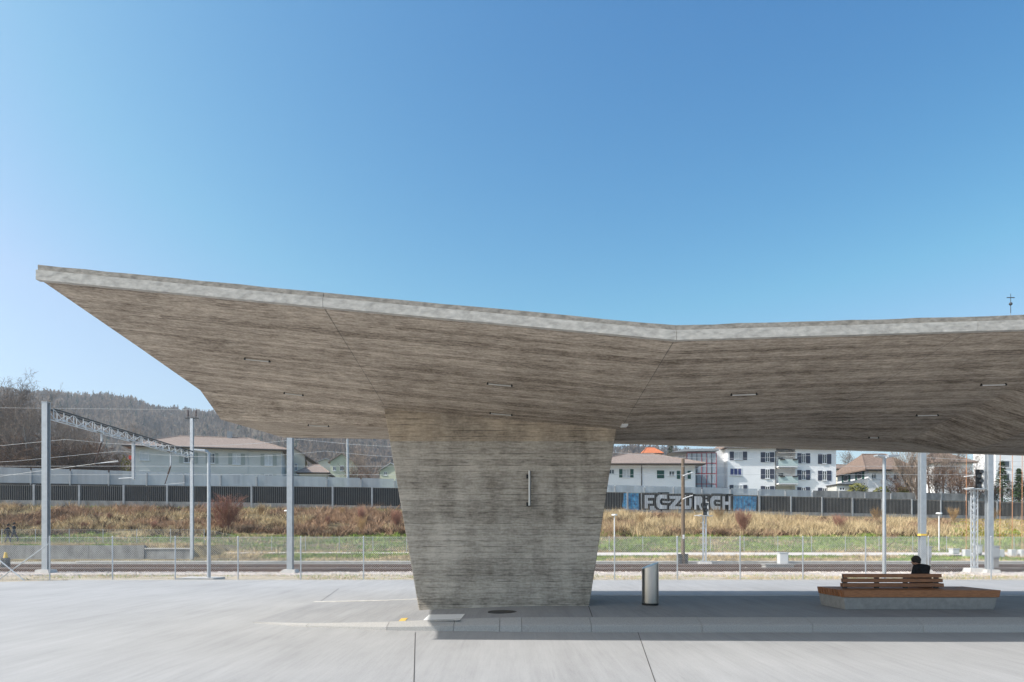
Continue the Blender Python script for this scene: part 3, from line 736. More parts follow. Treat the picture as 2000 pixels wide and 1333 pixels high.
# retaining walls left
xr = wx(283, 49); e = empty('retaining_wall', (-40, 49, 0), 'weathered grey concrete retaining wall left, beside the tracks', 'wall')
X = xr
while X > -75:
    MB().box(X-3.96, X, 48.9, 49.18, -.3, wz(1065, 49)-.02).build('wall_panel', 'conc_wall', e); X -= 3.98
o = MB().box(xr+.02, wx(372, 49), 48.95, 49.2, -.3, wz(1073, 49)).build('retaining_wall', 'conc_wall'); bevel(o, .02)
tag(o, 'lower end piece of the concrete retaining wall, beside the second mast', 'wall')
MB().box(xr+.02, wx(372, 49)+.04, 48.9, 49.25, wz(1073, 49)+.001, wz(1073, 49)+.09).build('coping', 'conc_light', None).parent = o
# gravel path right
m = MB(); pts = [5+1.5*i for i in range(50)]
for X in pts: m.v += [(X, 50.9+.25*math.sin(X*.7), tz(X, 50.9)+.03), (X, 52.9+.2*math.sin(X*.5+1), tz(X, 52.9)+.03)]
m.f = [(2*i, 2*i+2, 2*i+3, 2*i+1) for i in range(len(pts)-1)]; m.mi = [0]*len(m.f)
tag(m.build('footpath', 'gravel_path', fix=False), kind='structure')
m = MB(); pts = [-22+1.5*i for i in range(19)]
for X in pts: m.v += [(X, 52.3, tz(X, 52.3)+.03), (X, 53.0, tz(X, 53.0)+.03)]
m.f = [(2*i, 2*i+2, 2*i+3, 2*i+1) for i in range(len(pts)-1)]; m.mi = [0]*len(m.f)
tag(m.build('footpath', 'gravel_path', fix=False), kind='structure')

# ------------------------------------------------------------------ masts, gantry, wires
def hbeam(m, X, Y, z0, z1, w=.32, t=.03):         # flanges face the tracks and the plaza
    m.box(X-w/2, X+w/2, Y-w/2, Y-w/2+t, z0, z1); m.box(X-w/2, X+w/2, Y+w/2-t, Y+w/2, z0, z1); m.box(X-.012, X+.012, Y-w/2+t, Y+w/2-t, z0, z1); return m
def mast(x, Y, ytop, label, w=.28, band=False, foot=True):
    X = wx(x, Y); zt = wz(ytop, Y); e = empty('catenary_mast', (X, Y, -.2), label, 'mast', 'catenary masts')
    hbeam(MB(), X, Y, -.2, zt, w).build('post', 'galv_light', e)
    if foot: MB().hexa([(X-.4, Y-.4, -.3), (X+.4, Y-.4, -.3), (X+.4, Y+.4, -.3), (X-.4, Y+.4, -.3), (X-.33, Y-.33, .04), (X+.33, Y-.33, .04), (X+.33, Y+.33, .04), (X-.33, Y+.33, .04)]).build('foundation', 'conc_light', e)
    MB().box(X-w/2-.015, X+w/2+.015, Y-w/2-.015, Y+w/2+.015, zt, zt+.03).build('cap', 'galv_light', e)
    if band: MB().box(X-w/2-.012, X+w/2+.012, Y-w/2-.012, Y+w/2+.012, wz(1047, Y), wz(1043, Y)).build('band', 'yellow_paint', e)
    return e
MA = mast(90, 35.3, 787, 'grey steel catenary mast at far left carrying the lattice crossbeam')
mast(567, 35.3, 790, 'tall pale steel catenary mast left of the column, passing behind the canopy')
mast(1801, 35.3, 800, 'grey steel catenary mast with a yellow band, behind the sitting person', band=True)
mast(1932, 35.3, 800, 'grey steel catenary mast with pale footing right of the signal')
XA, YA, XB, YBm = wx(90, 35.3), 35.3, wx(375, 48), 48.0
zt2 = wz(818, 48)
eB = empty('catenary_mast', (XB, YBm, 0), 'slim dark mast with insulator crossarm at the far end of the lattice beam', 'mast', 'catenary masts')
hbeam(MB(), XB, YBm, 0, zt2, .20).build('post', 'galv', eB)
ca = MB().box(XB-.45, XB+.45, YBm-.05, YBm+.05, zt2-.02, zt2+.06).build('crossarm', 'dark_steel', eB)
for dx in (-.28, .28):
    m = MB().tube((XB+dx, YBm, zt2+.06), (XB+dx, YBm, zt2+.62), .03, .03, 8)
    for k in range(4): m.tube((XB+dx, YBm, zt2+.2+k*.1), (XB+dx, YBm, zt2+.25+k*.1), .075, .05, 10)
    m.build('insulator', 'insulator', ca)
g = empty('lattice_crossbeam', (XA, YA+.2, 7.9), 'dark lattice steel beam spanning the tracks between two masts at left', 'crossbeam')
A0 = Vector((XA+.1, YA+.17, wz(798, 35.3))); B0 = Vector((XB-.05, YBm-.14, wz(883, 48))); A1 = A0-Vector((0, 0, .5)); B1 = B0-Vector((0, 0, .42))
for s in (-.18, .18):
    o = Vector((s, 0, 0)); MB().bar(A0+o, B0+o, .06, .07).build('chord', 'dark_steel', g); MB().bar(A1+o, B1+o, .05, .05).build('chord', 'galv', g)
    n = 18
    for k in range(n+1):
        t = k/n; p = A0.lerp(B0, t)+o; q = A1.lerp(B1, t)+o; MB().bar(p, q, .035, .035).build('strut', 'galv', g)
        if k < n and k % 2 == 0: MB().bar(p, A1.lerp(B1, (k+1)/n)+o, .025, .025).build('strut', 'galv', g)
        elif k < n: MB().bar(q, A0.lerp(B0, (k+1)/n)+o, .025, .025).build('strut', 'galv', g)
# hanging posts with cantilevers under the beam
for t, ln, lab in ((.30, .5, 'short hanging bracket with dark insulator under the lattice beam, the nearer one'), (.52, 2.3, 'long pale hanging post under the middle of the lattice beam'), (.82, .9, 'short hanging bracket under the far end of the lattice beam')):
    p = A1.lerp(B1, t); e = empty('hanging_bracket', p, lab, 'bracket', 'brackets hanging from the lattice beam')
    w = .075 if ln > 2 else .045
    MB().box(p.x-w, p.x+w, p.y-w, p.y+w, p.z-ln, p.z+.02).build('post', 'galv_light', e)
    MB().box(p.x-w-.14, p.x+w+.14, p.y-.14, p.y+.14, p.z+.02, p.z+.05).build('plate', 'dark_steel', e)
    q = p-Vector((0, 0, ln))
    if ln < 2:
        r_ = q+Vector((-.45, .1, -1.25)); MB().tube(q, q.lerp(r_, .45), .05, .05, 8).tube(q.lerp(r_, .45), r_, .028, .028, 8).build('insulator', 'insulator', e)
        MB().tube(r_, r_+Vector((1.3, .1, .12)), .018, .018, 6).build('registration_arm', 'galv', e)
    else: MB().tube(q+Vector((-.9, 0, .04)), q+Vector((.12, 0, .1)), .03, .03, 6).build('registration_arm', 'galv', e)
def wire(name, pts, r, label, grp='overhead wires'):
    tag(MB().path(pts, r, 4).build(name, 'dark_steel' if r > .02 else 'wire'), label, 'wire', grp)
sup = [-62, XA, wx(567, 35.3), 5.5, wx(1801, 35.3), 45]
for Y, z, lab in ((36.9, 5.55, 'contact wire over the nearer track'), (41.9, 5.55, 'contact wire over the farther track')):
    wire('contact_wire', [(x, Y, z) for x in (-62, -30, 0, 30, 60)], .010, 'thin overhead '+lab)
    pts = []
    for a, b in zip(sup, sup[1:]):
        for k in range(6): t = k/6; pts.append((a+(b-a)*t, Y, 7.0-1.1*4*t*(1-t)*min(1, (b-a)/38)))
    pts.append((sup[-1], Y, 7.0)); wire('messenger_wire', pts, .010, 'sagging messenger wire above the '+lab)
wire('feeder_wire', [(-60, 47.9, 11.1), (-40, 47.95, 10.85), (XB-.28, 48, zt2+.62), (-5, 48, 10.7), (30, 48, 11.2)], .010, 'feeder wire on the insulators of the far mast')
wire('guy_wire', [(wx(-40, 60), 60, wz(936, 60)), (wx(230, 44), 44, wz(900, 44))], .012, 'guy wire rising to the hanging post at left')

# plaza lamps
def plaza_lamp(x, Y, label, arms, yt=884):
    X = wx(x, Y); zt = wz(yt, Y); e = empty('lamp_post', (X, Y, -.05), label, 'lamp', 'lamp posts along the plaza')
    MB().tube((X, Y, -.06), (X, Y, zt), .075, .062, 16).build('post', 'galv_light', e, smooth=False)
    MB().tube((X, Y, -.06), (X, Y, .02), .16, .16, 16).build('base_flange', 'galv', e)
    for s, l in arms:
        MB().tube((X, Y, zt-.03), (X+s*.12, Y-.05, zt+.03), .04, .04, 8).build('arm', 'galv', e)
        o = MB().hexa([(X+s*.06, Y-.22, zt), (X+s*l, Y-.22, zt+.06), (X+s*l, Y+.12, zt+.06), (X+s*.06, Y+.12, zt), (X+s*.06, Y-.22, zt+.1), (X+s*l, Y-.22, zt+.12), (X+s*l, Y+.12, zt+.12), (X+s*.06, Y+.12, zt+.1)]).build('luminaire', 'galv_light', e)
        bevel(o, .012)
plaza_lamp(408, 27.9, 'grey lamp post with flat head standing left, on a pale slab by the fence', [(-1, .52)])
plaza_lamp(1727, 27.9, 'white-grey lamp post with double flat head behind the bench', [(-1, .38), (1, .5)], 895)
o = MB().box(wx(355, 28), wx(428, 28), 27.45, 28.6, -.1, .06).build('concrete_slab', 'conc_light'); bevel(o, .015)
tag(o, 'pale concrete slab at the foot of the left lamp post', 'slab')
# path lamps
for x, d, yt, lab, mt in ((1200, 54, 1008, 'small pale path lamp on the bank, just right of the column', 'lamp_white'), (1834, 54, 1005, 'small pale path lamp on the bank, above the sitting person', 'lamp_white'), (561, 54, 1000, 'small dark path lamp half hidden by the tall mast', 'dark_steel')):
    X = wx(x, d); z0 = tz(X, d); zt = wz(yt, d); e = empty('path_lamp', (X, d, z0), lab, 'lamp', 'path lamps on the bank')
    MB().tube((X, d, z0-.1), (X, d, zt), .055, .045, 10).build('post', mt, e)
    MB().tube((X, d, zt), (X, d, zt+.04), .1, .24, 14).tube((X, d, zt+.04), (X, d, zt+.14), .24, .2, 14).build('lamp_head', 'lamp_white', e)
# wooden pole
d = 44.6; X = wx(1334, d); zt = wz(897, d)
e = empty('wooden_pole', (X, d, -.2), 'weathered wooden pole with two small curved lamp brackets right of the column', 'pole')
MB().tube((X, d, -.25), (X, d, zt), .125, .105, 12).build('post', 'wood_pole', e)
for y in (927, 972):
    z = wz(y, d); MB().path([(X-.05, d-.1, z-.12), (X+.2, d-.12, z), (X+.6, d-.12, z+.12)], .03, 6).build('bracket', 'lamp_white', e)
MB().box(X-.3, X-.13, d-.16, d+.16, -.2, .62).box(X+.13, X+.3, d-.16, d+.16, -.2, .62).build('footing', 'dark_steel', e)
MB().box(X-.06, X+.06, d-.135, d-.12, wz(1053, d), wz(1045, d)).build('plate', 'lamp_white', e)
# lattice signal masts
def signal_mast(x, d, ytop, yhead, w, label, head):
    X = wx(x, d); z0 = -.2; zt = wz(yhead, d); e = empty('railway_signal', (X, d, z0), label, 'railway signal', 'railway signals')
    for sx in (-1, 1):
        for sy in (-1, 1): MB().box(X+sx*w/2-.025, X+sx*w/2+.025, d+sy*w/2-.025, d+sy*w/2+.025, z0, zt).build('post', 'galv', e)
    k = z0+.2; f_ = 1
    while k < zt-.25:
        MB().bar((X-f_*w/2, d-w/2, k), (X+f_*w/2, d-w/2, k+.3), .025, .025).bar((X-w/2, d-f_*w/2, k), (X-w/2, d+f_*w/2, k+.3), .025, .025).build('lattice_bar', 'galv', e)
        k += .3; f_ = -f_
    zh = wz(ytop, d); a, b = head
    o = MB().box(X+a, X+b, d-.16, d-.10, zt+.08, zh).build('signal_board', 'black', e)
    MB().box(X+b-.06, X+b+.02, d-.24, d+.2, zt+.06, zh+.03).build('side_plate', 'lamp_white', o)
    nl = 4
    for i in range(nl):
        z = zt+.08+(zh-zt-.08)*(i+.5)/nl; xx = (a+b)/2+(.06 if i % 2 else -.06)
        MB().tube((X+xx, d-.16, z), (X+xx, d-.28, z+.01), .085, .095, 12).build('lens_hood', 'dark_steel', o)
    MB().box(X-.42, X+.45, d-.4, d+.1, zt, zt+.05).build('platform', 'galv_light', e)
    for z in (wz(yhead, d)+.0, wz(yhead, d)+.62 if zh-zt > 1 else None):
        if z: MB().path([(X-.75, d-.3, z+.04), (X-.3, d-.4, z+.08)], .025, 6).build('hand_rail', 'lamp_white', e)
    MB().hexa([(X-.5, d-.4, -.3), (X+.5, d-.4, -.3), (X+.5, d+.4, -.3), (X-.5, d+.4, -.3), (X-.38, d-.3, .1), (X+.38, d-.3, .1), (X+.38, d+.3, .1), (X-.38, d+.3, .1)]).build('foundation', 'conc_light', e)
    z = z0+.4
    while z < zt-.3: MB().bar((X-w/2-.2, d-w/2-.03, z), (X-w/2, d-w/2-.03, z), .03, .03).build('step', 'galv', e); z += .35
signal_mast(1903, 35.6, 918, 957, .20, 'tall lattice railway signal with dark lamp board near the right edge', (-.02, .34))
signal_mast(1376, 44.8, 982, 1009, .18, 'short lattice railway signal right of the wooden pole', (-.12, .18))
# story poles with white footings
for x, b, lab in ((1887, 1080, 'first'), (1953, 1080, 'second'), (1977, 1082, 'third'), (1996, 1082, 'fourth')):
    d = 50.2; X = wx(x, d); z0 = tz(X, d); e = empty('marker_pole', (X, d, z0), f'thin orange marker pole in a white footing, {lab} from the left', 'pole', 'orange marker poles at right')
    MB().tube((X, d, z0+.3), (X+.02, d, wz(880, d)), .02, .02, 6).build('rod', 'orange_rod', e)
    o = MB().box(X-.2, X+.2, d-.2, d+.2, z0-.1, z0+.55).build('footing', 'cabinet', e); bevel(o, .02)
# cabinets and small boxes
def cabinet(x0, x1, y0, y1, d, zf, label, mt='cabinet', dep=.5, base=True):
    a, b = wx(x0, d), wx(x1, d); zt = wz(y0, d); zb = wz(y1, d)
    e = empty('equipment_cabinet', ((a+b)/2, d, zf), label, 'cabinet')
    o = MB().box(a, b, d, d+dep, zb, zt).build('body', mt, e); bevel(o, .02)
    MB().box(a-.03, b+.03, d-.04, d+dep+.04, zt+.001, zt+.05).build('roof', mt, e)
    MB().box(a+.05, b-.05, d-.02, d-.003, zb+.08, zt-.06).build('door', mt, e)
    if base: MB().box(a+.04, b-.04, d+.03, d+dep-.03, zf-.15, zb).build('plinth', 'conc_wall', e)
cabinet(1523, 1540, 1081, 1104, 44.6, -.2, 'white equipment cabinet beside the tracks, between column and bench')
cabinet(1805, 1820, 1069, 1090, 40.1, -.2, 'grey equipment cabinet right behind the yellow-banded mast', 'cabinet_grey')
cabinet(1938, 1953, 1068, 1090, 40.1, -.2, 'grey equipment cabinet right behind the rightmost mast', 'cabinet_grey')
cabinet(1861, 1874, 1073, 1083, 50.3, tz(32, 50.3), 'low white box on the gravel path', base=False)
cabinet(1911, 1919, 1066, 1082, 50.3, tz(34, 50.3), 'narrow white box beside the tall railway signal')
o = MB().box(wx(1486, 40), wx(1540, 40), 39.2, 39.9, -.2, wz(1103, 40)).build('concrete_chamber', 'conc_wall'); bevel(o, .02)
MB().box(wx(1484, 40), wx(1542, 40), 39.15, 39.95, wz(1103, 40)+.001, wz(1103, 40)+.06).build('lid', 'conc_wall', None).parent = o
tag(o, 'low grey concrete cable chamber between the two tracks', 'chamber')
d = 39.6; X = wx(11, d); e = empty('point_lamp', (X, d, -.15), 'small yellow-topped track lamp beside the rails at far left', 'track lamp')
MB().box(X-.16, X+.16, d-.16, d+.16, -.2, wz(1090, d)).build('body', 'dark_steel', e); z = wz(1090, d)
MB().tube((X, d, z), (X, d, z+.25), .13, .07, 12).build('lamp_cap', 'yellow_paint', e); MB().ball((X, d, z+.25), .08, 10, 6).build('lamp_top', 'yellow_paint', e)

# ------------------------------------------------------------------ noise barriers
CT, ST = math.cos(math.atan(WS)), math.sin(math.atan(WS)); TH = math.atan(WS)
def pA(s, off=0): return Vector((s*CT-off*ST, 79.7+s*ST+off*CT))
ztA = lambda s: table([-60, -44, -20, 12, 39, 80], [7.10, 7.15, 7.36, 7.12, 6.83, 6.3], s)
zbA = lambda s: table([-60, -44, -28, -20, 12, 39, 80], [5.55, 5.58, 5.5, 5.3, 5.08, 4.88, 4.4], s)
LA = 4.3; s0 = wx(61, 70.5)/CT-LA*4
barA = empty('noise_barrier', (0, 79.7, 5), 'long dark ribbed noise barrier with pale posts at the top of the bank', 'noise barrier')
oA = world_loc(barA)
hp = 2.0; mp = MB(); mp.cur = 0; mp.box(.1, LA-.1, -.04, .04, 0, hp); mp.cur = 1
k = .2
while k < LA-.15: mp.box(k, k+.03, -.10, -.04, .02, hp-.02); k += .20
mp.cur = 1; mp.box(.1, LA-.1, -.13, -.121, hp-.05, hp)
panel_me = mp.mesh('panel', ['barrier', 'barrier_rib'])
for i in range(34):
    s = s0+i*LA; p = pA(s); za = zbA(s+LA/2); zt = ztA(s+LA/2)
    o = link('panel', panel_me, barA, Vector((p.x, p.y, za))-oA); o.rotation_euler = (0, 0, TH); o.scale = (1, 1, (zt-za)/hp)
    zg = bank_z(p.x)
    gx_ = CX+F*p.x/p.y; m = MB().box(-.1, .1, -.045 if 1250 < gx_ < 1432 else -.16, .1, zg-za-.6, zt-za+.06); o = link('post', m.mesh('post', 'barrier_post'), barA, Vector((p.x, p.y, za))-oA); o.rotation_euler = (0, 0, TH)
    m = MB().box(.1, LA-.1, -.14, .14, zg-za-.7, -.01); o = link('plinth', m.mesh('plinth', 'conc_wall'), barA, Vector((p.x, p.y, za))-oA); o.rotation_euler = (0, 0, TH)
# graffiti on the panels (between panel face and ribs)
gra = empty('graffiti', (pA(12).x, pA(12).y, 5.2), 'silver, black and blue graffiti lettering sprayed on the dark noise barrier', 'graffiti')
def on_plane(x, y, P0, th):
    r_ = Vector(((x-CX)/F, 1, (YH-y)/F)); n = Vector((-math.sin(th), math.cos(th), 0)); C = Vector((0, 0, H))
    t = (Vector(P0)-C).dot(n)/r_.dot(n); return C+r_*t
pB = pA(0, -.115)
def gpoly(name, pts, mt, off):
    P = [on_plane(x, y, (pA(0, off).x, pA(0, off).y, 0), TH) for x, y in pts]
    MB().prism(P, (-.004*-ST, -.004*CT, 0)).build(name, mt, gra)
def zy(p): return [(1140+a*.18, 840+b*.18) for a, b in p]
gpoly('blue_field', zy([(430, 690), (590, 684), (612, 690), (600, 868), (462, 868), (418, 840), (428, 760)]), 'graf_blue', -.055)
gpoly('blue_field', zy([(1600, 718), (1875, 722), (1870, 885), (1640, 885), (1606, 860)]), 'graf_blue', -.055)
gpoly('silver_field', zy([(620, 690), (1620, 708), (1612, 880), (625, 868)]), 'silver_paint', -.050)
gpoly('black_outline', zy([(598, 690), (622, 690), (622, 868), (602, 868)]), 'graf_black', -.056)
LET = {  # letter strokes in a 0..1 box, as polygons
 'F': [[(0, 0), (.38, 0), (.38, .34), (.86, .34), (.86, .60), (.38, .60), (.38, .74), (1, .74), (1, 1), (0, 1)]],
 'C': [[(.30, 0), (1, 0), (1, .30), (.52, .32), (.40, .44), (.40, .60), (.52, .70), (1, .66), (1, 1), (.26, 1), (.04, .82), (0, .5), (.06, .18)]],
 'Z': [[(0, 0), (1, 0), (1, .26), (.52, .28), (1, .78), (1, 1), (.02, 1), (.06, .74), (.5, .74), (0, .22)]],
 'U': [[(.15, 0), (.85, 0), (1, .2), (1, .80), (.64, .80), (.64, .30), (.36, .30), (.36, .80), (0, .80), (0, .2)], [(.10, .86), (.38, .86), (.38, 1), (.10, 1)], [(.62, .86), (.90, .86), (.90, 1), (.62, 1)]],
 'R': [[(0, 0), (.34, 0), (.34, .34), (.46, .34), (.70, 0), (1, 0), (.78, .40), (.98, .58), (.98, .82), (.82, 1), (0, 1)]],
 'I': [[(.15, 0), (.85, 0), (.85, .78), (.15, .78)], [(.15, .85), (.85, .85), (.85, 1), (.15, 1)]],
 'H': [[(0, 0), (.34, 0), (.34, .36), (.66, .36), (.66, 0), (1, 0), (1, 1), (.66, 1), (.66, .64), (.34, .64), (.34, 1), (0, 1)]]}
for ch, x0, x1, y0, y1 in (('F', 655, 772, 702, 858), ('C', 782, 908, 698, 864), ('Z', 922, 1062, 712, 868), ('U', 1080, 1176, 704, 866), ('R', 1196, 1296, 716, 872), ('I', 1312, 1352, 716, 874), ('C', 1368, 1486, 712, 872), ('H', 1502, 1600, 716, 876)):
    for poly in LET[ch]:
        cx_ = sum(p[0] for p in poly)/len(poly); cy_ = sum(p[1] for p in poly)/len(poly)
        def P(q, gr):
            # grow outwards: offset each corner along its bisector
            out = []; n = len(q); Wp, Hp = (x1-x0), (y1-y0); pts = [(x0+a*Wp, y1-b*Hp) for a, b in q]
            area = sum(pts[i][0]*pts[(i+1) % n][1]-pts[(i+1) % n][0]*pts[i][1] for i in range(n)); sg = 1 if area > 0 else -1
            for i in range(n):
                a, b, c = Vector(pts[i-1]), Vector(pts[i]), Vector(pts[(i+1) % n]); e1 = (b-a).normalized(); e2 = (c-b).normalized()
                n1 = Vector((e1.y, -e1.x))*sg; n2 = Vector((e2.y, -e2.x))*sg; bi = n1+n2
                bi = bi.normalized() if bi.length > .1 else n1
                k = gr/max(.5, bi.dot(n1)); out.append((b.x+bi.x*k, b.y+bi.y*k))
            return out
        gpoly('letter_outline', zy(P(poly, 21)), 'graf_black', -.058); gpoly('letter', zy(P(poly, -5)), 'silver_paint', -.068)
# glass screen behind
barB = empty('glass_screen', (0, 86.7, 7), 'translucent glass noise screen with grey posts standing behind the dark barrier', 'glass screen')
oB = world_loc(barB); LB = 4.05; OFF = 6.9
ztB = lambda s: table([-60, -18, 30, 44, 80], [9.62, 8.97, 8.35, 8.15, 7.9], s)
s0 = wx(31, 77)/CT-LB*4-1.2
for i in range(36):
    s = s0+i*LB; p = pA(s, OFF); z0 = table([-60, -30, -18, 80], [7.85, 7.7, 7.0, 6.5], s); za, zb2 = ztB(s), ztB(s+LB)
    loc = Vector((p.x, p.y, z0))-oB
    m = MB().hexa([(.09, -.012, 0), (LB-.09, -.012, 0), (LB-.09, .012, 0), (.09, .012, 0), (.09, -.012, za-z0), (LB-.09, -.012, zb2-z0), (LB-.09, .012, zb2-z0), (.09, .012, za-z0)])
    o = link('glass_pane', m.mesh('glass_pane', 'screen_glass' if s < 43 else 'conc_wall'), barB, loc); o.rotation_euler = (0, 0, TH)
    if 10 < p.y: o = link('post', MB().box(-.085, .085, -.1, .1, -1.5, za-z0-(.25 if i % 2 else .18)).mesh('post', 'barrier_post'), barB, loc); o.rotation_euler = (0, 0, TH)
    o = link('plinth', MB().box(.085, LB-.085, -.15, .15, -1.5, -.01).mesh('plinth', 'barrier'), barB, loc); o.rotation_euler = (0, 0, TH)

# ------------------------------------------------------------------ houses
class House:
    def __init__(s, label, x, d, th, W, D, z0, z1, wall='render_white', cat='house', name='house'):
        s.P = Vector((wx(x, d), d, 0)); s.th = th; s.W, s.D, s.z0, s.z1 = W, D, z0, z1
        s.e = Vector((math.cos(th), math.sin(th), 0)); s.n = Vector((-math.sin(th), math.cos(th), 0))
        s.root = empty(name, (s.P.x, s.P.y, z0), label, cat)
        s.box('wall', wall, 0, W, 0, D, z0, z1)
    def L(s, u, v, z): return s.P+s.e*u+s.n*v+Vector((0, 0, z))
    def hx(s, u0, u1, v0, v1, z0, z1): return [s.L(u, v, z) for z in (z0, z1) for u, v in ((u0, v0), (u1, v0), (u1, v1), (u0, v1))]
    def box(s, name, mt, u0, u1, v0, v1, z0, z1, parent=None): return MB().hexa(s.hx(u0, u1, v0, v1, z0, z1)).build(name, mt, parent or s.root)
    def roof(s, mt, h, ov=.6, hip=3.5, ridge_v=None, th=.18):
        a, b, c, d_ = -ov, s.W+ov, -ov, s.D+ov; z = s.z1; mv = (c+d_)/2 if ridge_v is None else ridge_v
        vs = [s.L(a, c, z), s.L(b, c, z), s.L(b, d_, z), s.L(a, d_, z), s.L(a, c, z+th), s.L(b, c, z+th), s.L(b, d_, z+th), s.L(a, d_, z+th), s.L(a+hip, mv, z+th+h), s.L(b-hip, mv, z+th+h)]
        o = MB().add(vs, [(3, 2, 1, 0), (0, 1, 5, 4), (1, 2, 6, 5), (2, 3, 7, 6), (3, 0, 4, 7), (4, 5, 9, 8), (6, 7, 8, 9), (5, 6, 9), (7, 4, 8)]).build('roof', mt, s.root)
        MB().tube(s.L(a, c-.06, z+.05), s.L(b, c-.06, z+.05), .07, .07, 6).build('gutter', 'gutter', o)
        MB().tube(s.L(a+hip, mv, z+th+h), s.L(b-hip, mv, z+th+h), .11, .11, 6).tube(s.L(b, c, z+th), s.L(b-hip, mv, z+th+h), .1, .1, 6).tube(s.L(a, c, z+th), s.L(a+hip, mv, z+th+h), .1, .1, 6).build('ridge_tiles', mt, o)
        return o
    def uz(s, x, y):
        p = on_plane(x, y, s.P, s.th); return (p-s.P).dot(s.e), p.z
    def window(s, x0, x1, y0, y1, sh=None, shw=.45, pane='pane', mull=1, closed=False):
        u0, za = s.uz(x0, y1); u1, zb = s.uz(x1, y0)
        if closed:
            o = s.box('shutter', sh, u0, u1, -.07, -.002, za, zb)
            for k in range(1, 3): s.box('louvre', sh, u0+.05, u1-.05, -.085, -.071, za+(zb-za)*k/3-.04, za+(zb-za)*k/3+.04, o)
            return
        w = (u1-u0); a, b = (u0+w*shw/2, u1-w*shw/2) if sh else (u0, u1)
        fr = MB()
        t = .07
        fr.hexa(s.hx(a, b, -.06, -.002, za, za+t)); fr.hexa(s.hx(a, b, -.06, -.002, zb-t, zb)); fr.hexa(s.hx(a, a+t, -.06, -.002, za+t, zb-t)); fr.hexa(s.hx(b-t, b, -.06, -.002, za+t, zb-t))
        for k in range(mull): c = a+(b-a)*(k+1)/(mull+1); fr.hexa(s.hx(c-.04, c+.04, -.06, -.002, za+t, zb-t))
        f_ = fr.build('window', 'frame_white', s.root)
        for k in range(mull+1):
            c0 = a+(b-a)*k/(mull+1)+.04; c1 = a+(b-a)*(k+1)/(mull+1)-.04; s.box('pane', pane, c0, c1, -.02, -.003, za+t, zb-t, f_)
        s.box('sill', 'frame_white', a-.08, b+.08, -.14, -.002, za-.09, za-.002, f_)
        if sh:
            s.box('shutter', sh, u0, a-.02, -.06, -.002, za-.03, zb+.03, f_); s.box('shutter', sh, b+.02, u1, -.06, -.002, za-.03, zb+.03, f_)
    def pipe(s, x, y0, y1, mt='gutter', r=.06):
        u, za = s.uz(x, y0); u, zb = s.uz(x, y1); MB().tube(s.L(u, -.09, za), s.L(u, -.09, zb), r, r, 6).build('downpipe', mt, s.root)
def zz(f, ox, oy): return lambda a, b, c, d_: (ox+a*f, ox+b*f, oy+c*f, oy+d_*f)
# left grey house
d = 100; th = R(14)
h = House('long pale grey two-storey house with brown hip roof, left behind the glass screen', 257, d, th, 0, 9, 7.0, wz(873, d), 'render_grey')
W = h.uz(551, 900)[0]; h.W = W; bpy.data.objects.remove(h.root.children[0]); h.box('wall', 'render_grey', 0, W, 0, 9, 7.0, h.z1)
rf = h.roof('roof_tile', 2.25, 1.0, 6.5)
for x0, x1, y0, y1, sh, pn in ((273, 292, 881, 899, None, 'curtain'), (273, 292, 920, 936, None, 'curtain'), (350, 386, 885, 904, 'shutter_grey', 'pane'), (402, 426, 886, 905, 'shutter_grey', 'pane'), (446, 478, 887, 907, 'shutter_grey', 'curtain'), (509, 540, 888, 909, 'shutter_grey', 'curtain'),
        (350, 386, 927, 945, 'shutter_grey', 'pane'), (446, 478, 927, 947, 'shutter_grey', 'pane'), (509, 540, 927, 947, 'shutter_grey', 'pane')):
    h.window(x0, x1, y0, y1, sh, .5, pn, 1 if sh else 0)
h.pipe(550, 940, 880, 'galv'); h.pipe(484, 940, 880, 'galv', .04)
a = h.uz(236, 890); h.box('awning', 'awning_red', a[0]+.7, a[0]+1.6, 1.2, 2.4, wz(897, 101), wz(890, 101))
u = h.uz(283, 890)[0]; o = h.box('sign', 'red', u-.35, u+.35, -.02, -.0195, wz(893, 100), wz(888, 100)) if False else None
h.box('chimney', 'roof_grey', 12.4, 13.1, 4.2, 4.9, h.z1+1.6, h.z1+3.4, rf)
# annex right of it
h2 = House('cream rear wing with gabled roof right of the grey house', 553, 111, R(14), 3.4, 8, 7.0, wz(893, 111), 'render_cream')
ov = .5; a, b, z = -ov, h2.W+1.6, h2.z1
MB().add([h2.L(a, -ov, z+1.3), h2.L(1.2, -ov, z+2.0), h2.L(b+.6, -ov, z-.9), h2.L(a, 8, z+1.3), h2.L(1.2, 8, z+2.0), h2.L(b+.6, 8, z-.9), h2.L(a, -ov, z+1.1), h2.L(1.2, -ov, z+1.8), h2.L(b+.6, -ov, z-1.1), h2.L(a, 8, z+1.1), h2.L(1.2, 8, z+1.8), h2.L(b+.6, 8, z-1.1)],
         [(0, 1, 4, 3), (1, 2, 5, 4), (6, 9, 10, 7), (7, 10, 11, 8), (0, 6, 7, 1), (1, 7, 8, 2), (2, 8, 11, 5), (3, 4, 10, 9), (4, 5, 11, 10), (0, 3, 9, 6)]).build('roof', 'roof_tile', h2.root)
MB().add([h2.L(0, 0, z), h2.L(h2.W, 0, z), h2.L(h2.W, 0, z+.35), h2.L(1.2, 0, z+1.75), h2.L(0, 0, z+1.3), h2.L(0, .3, z), h2.L(h2.W, .3, z), h2.L(h2.W, .3, z+.35), h2.L(1.2, .3, z+1.75), h2.L(0, .3, z+1.3)],
         [(0, 1, 2, 3, 4), (9, 8, 7, 6, 5), (0, 5, 6, 1), (1, 6, 7, 2), (2, 7, 8, 3), (3, 8, 9, 4), (4, 9, 5, 0)]).build('gable', 'render_cream', h2.root)
h2.window(575, 581, 906, 920, None)
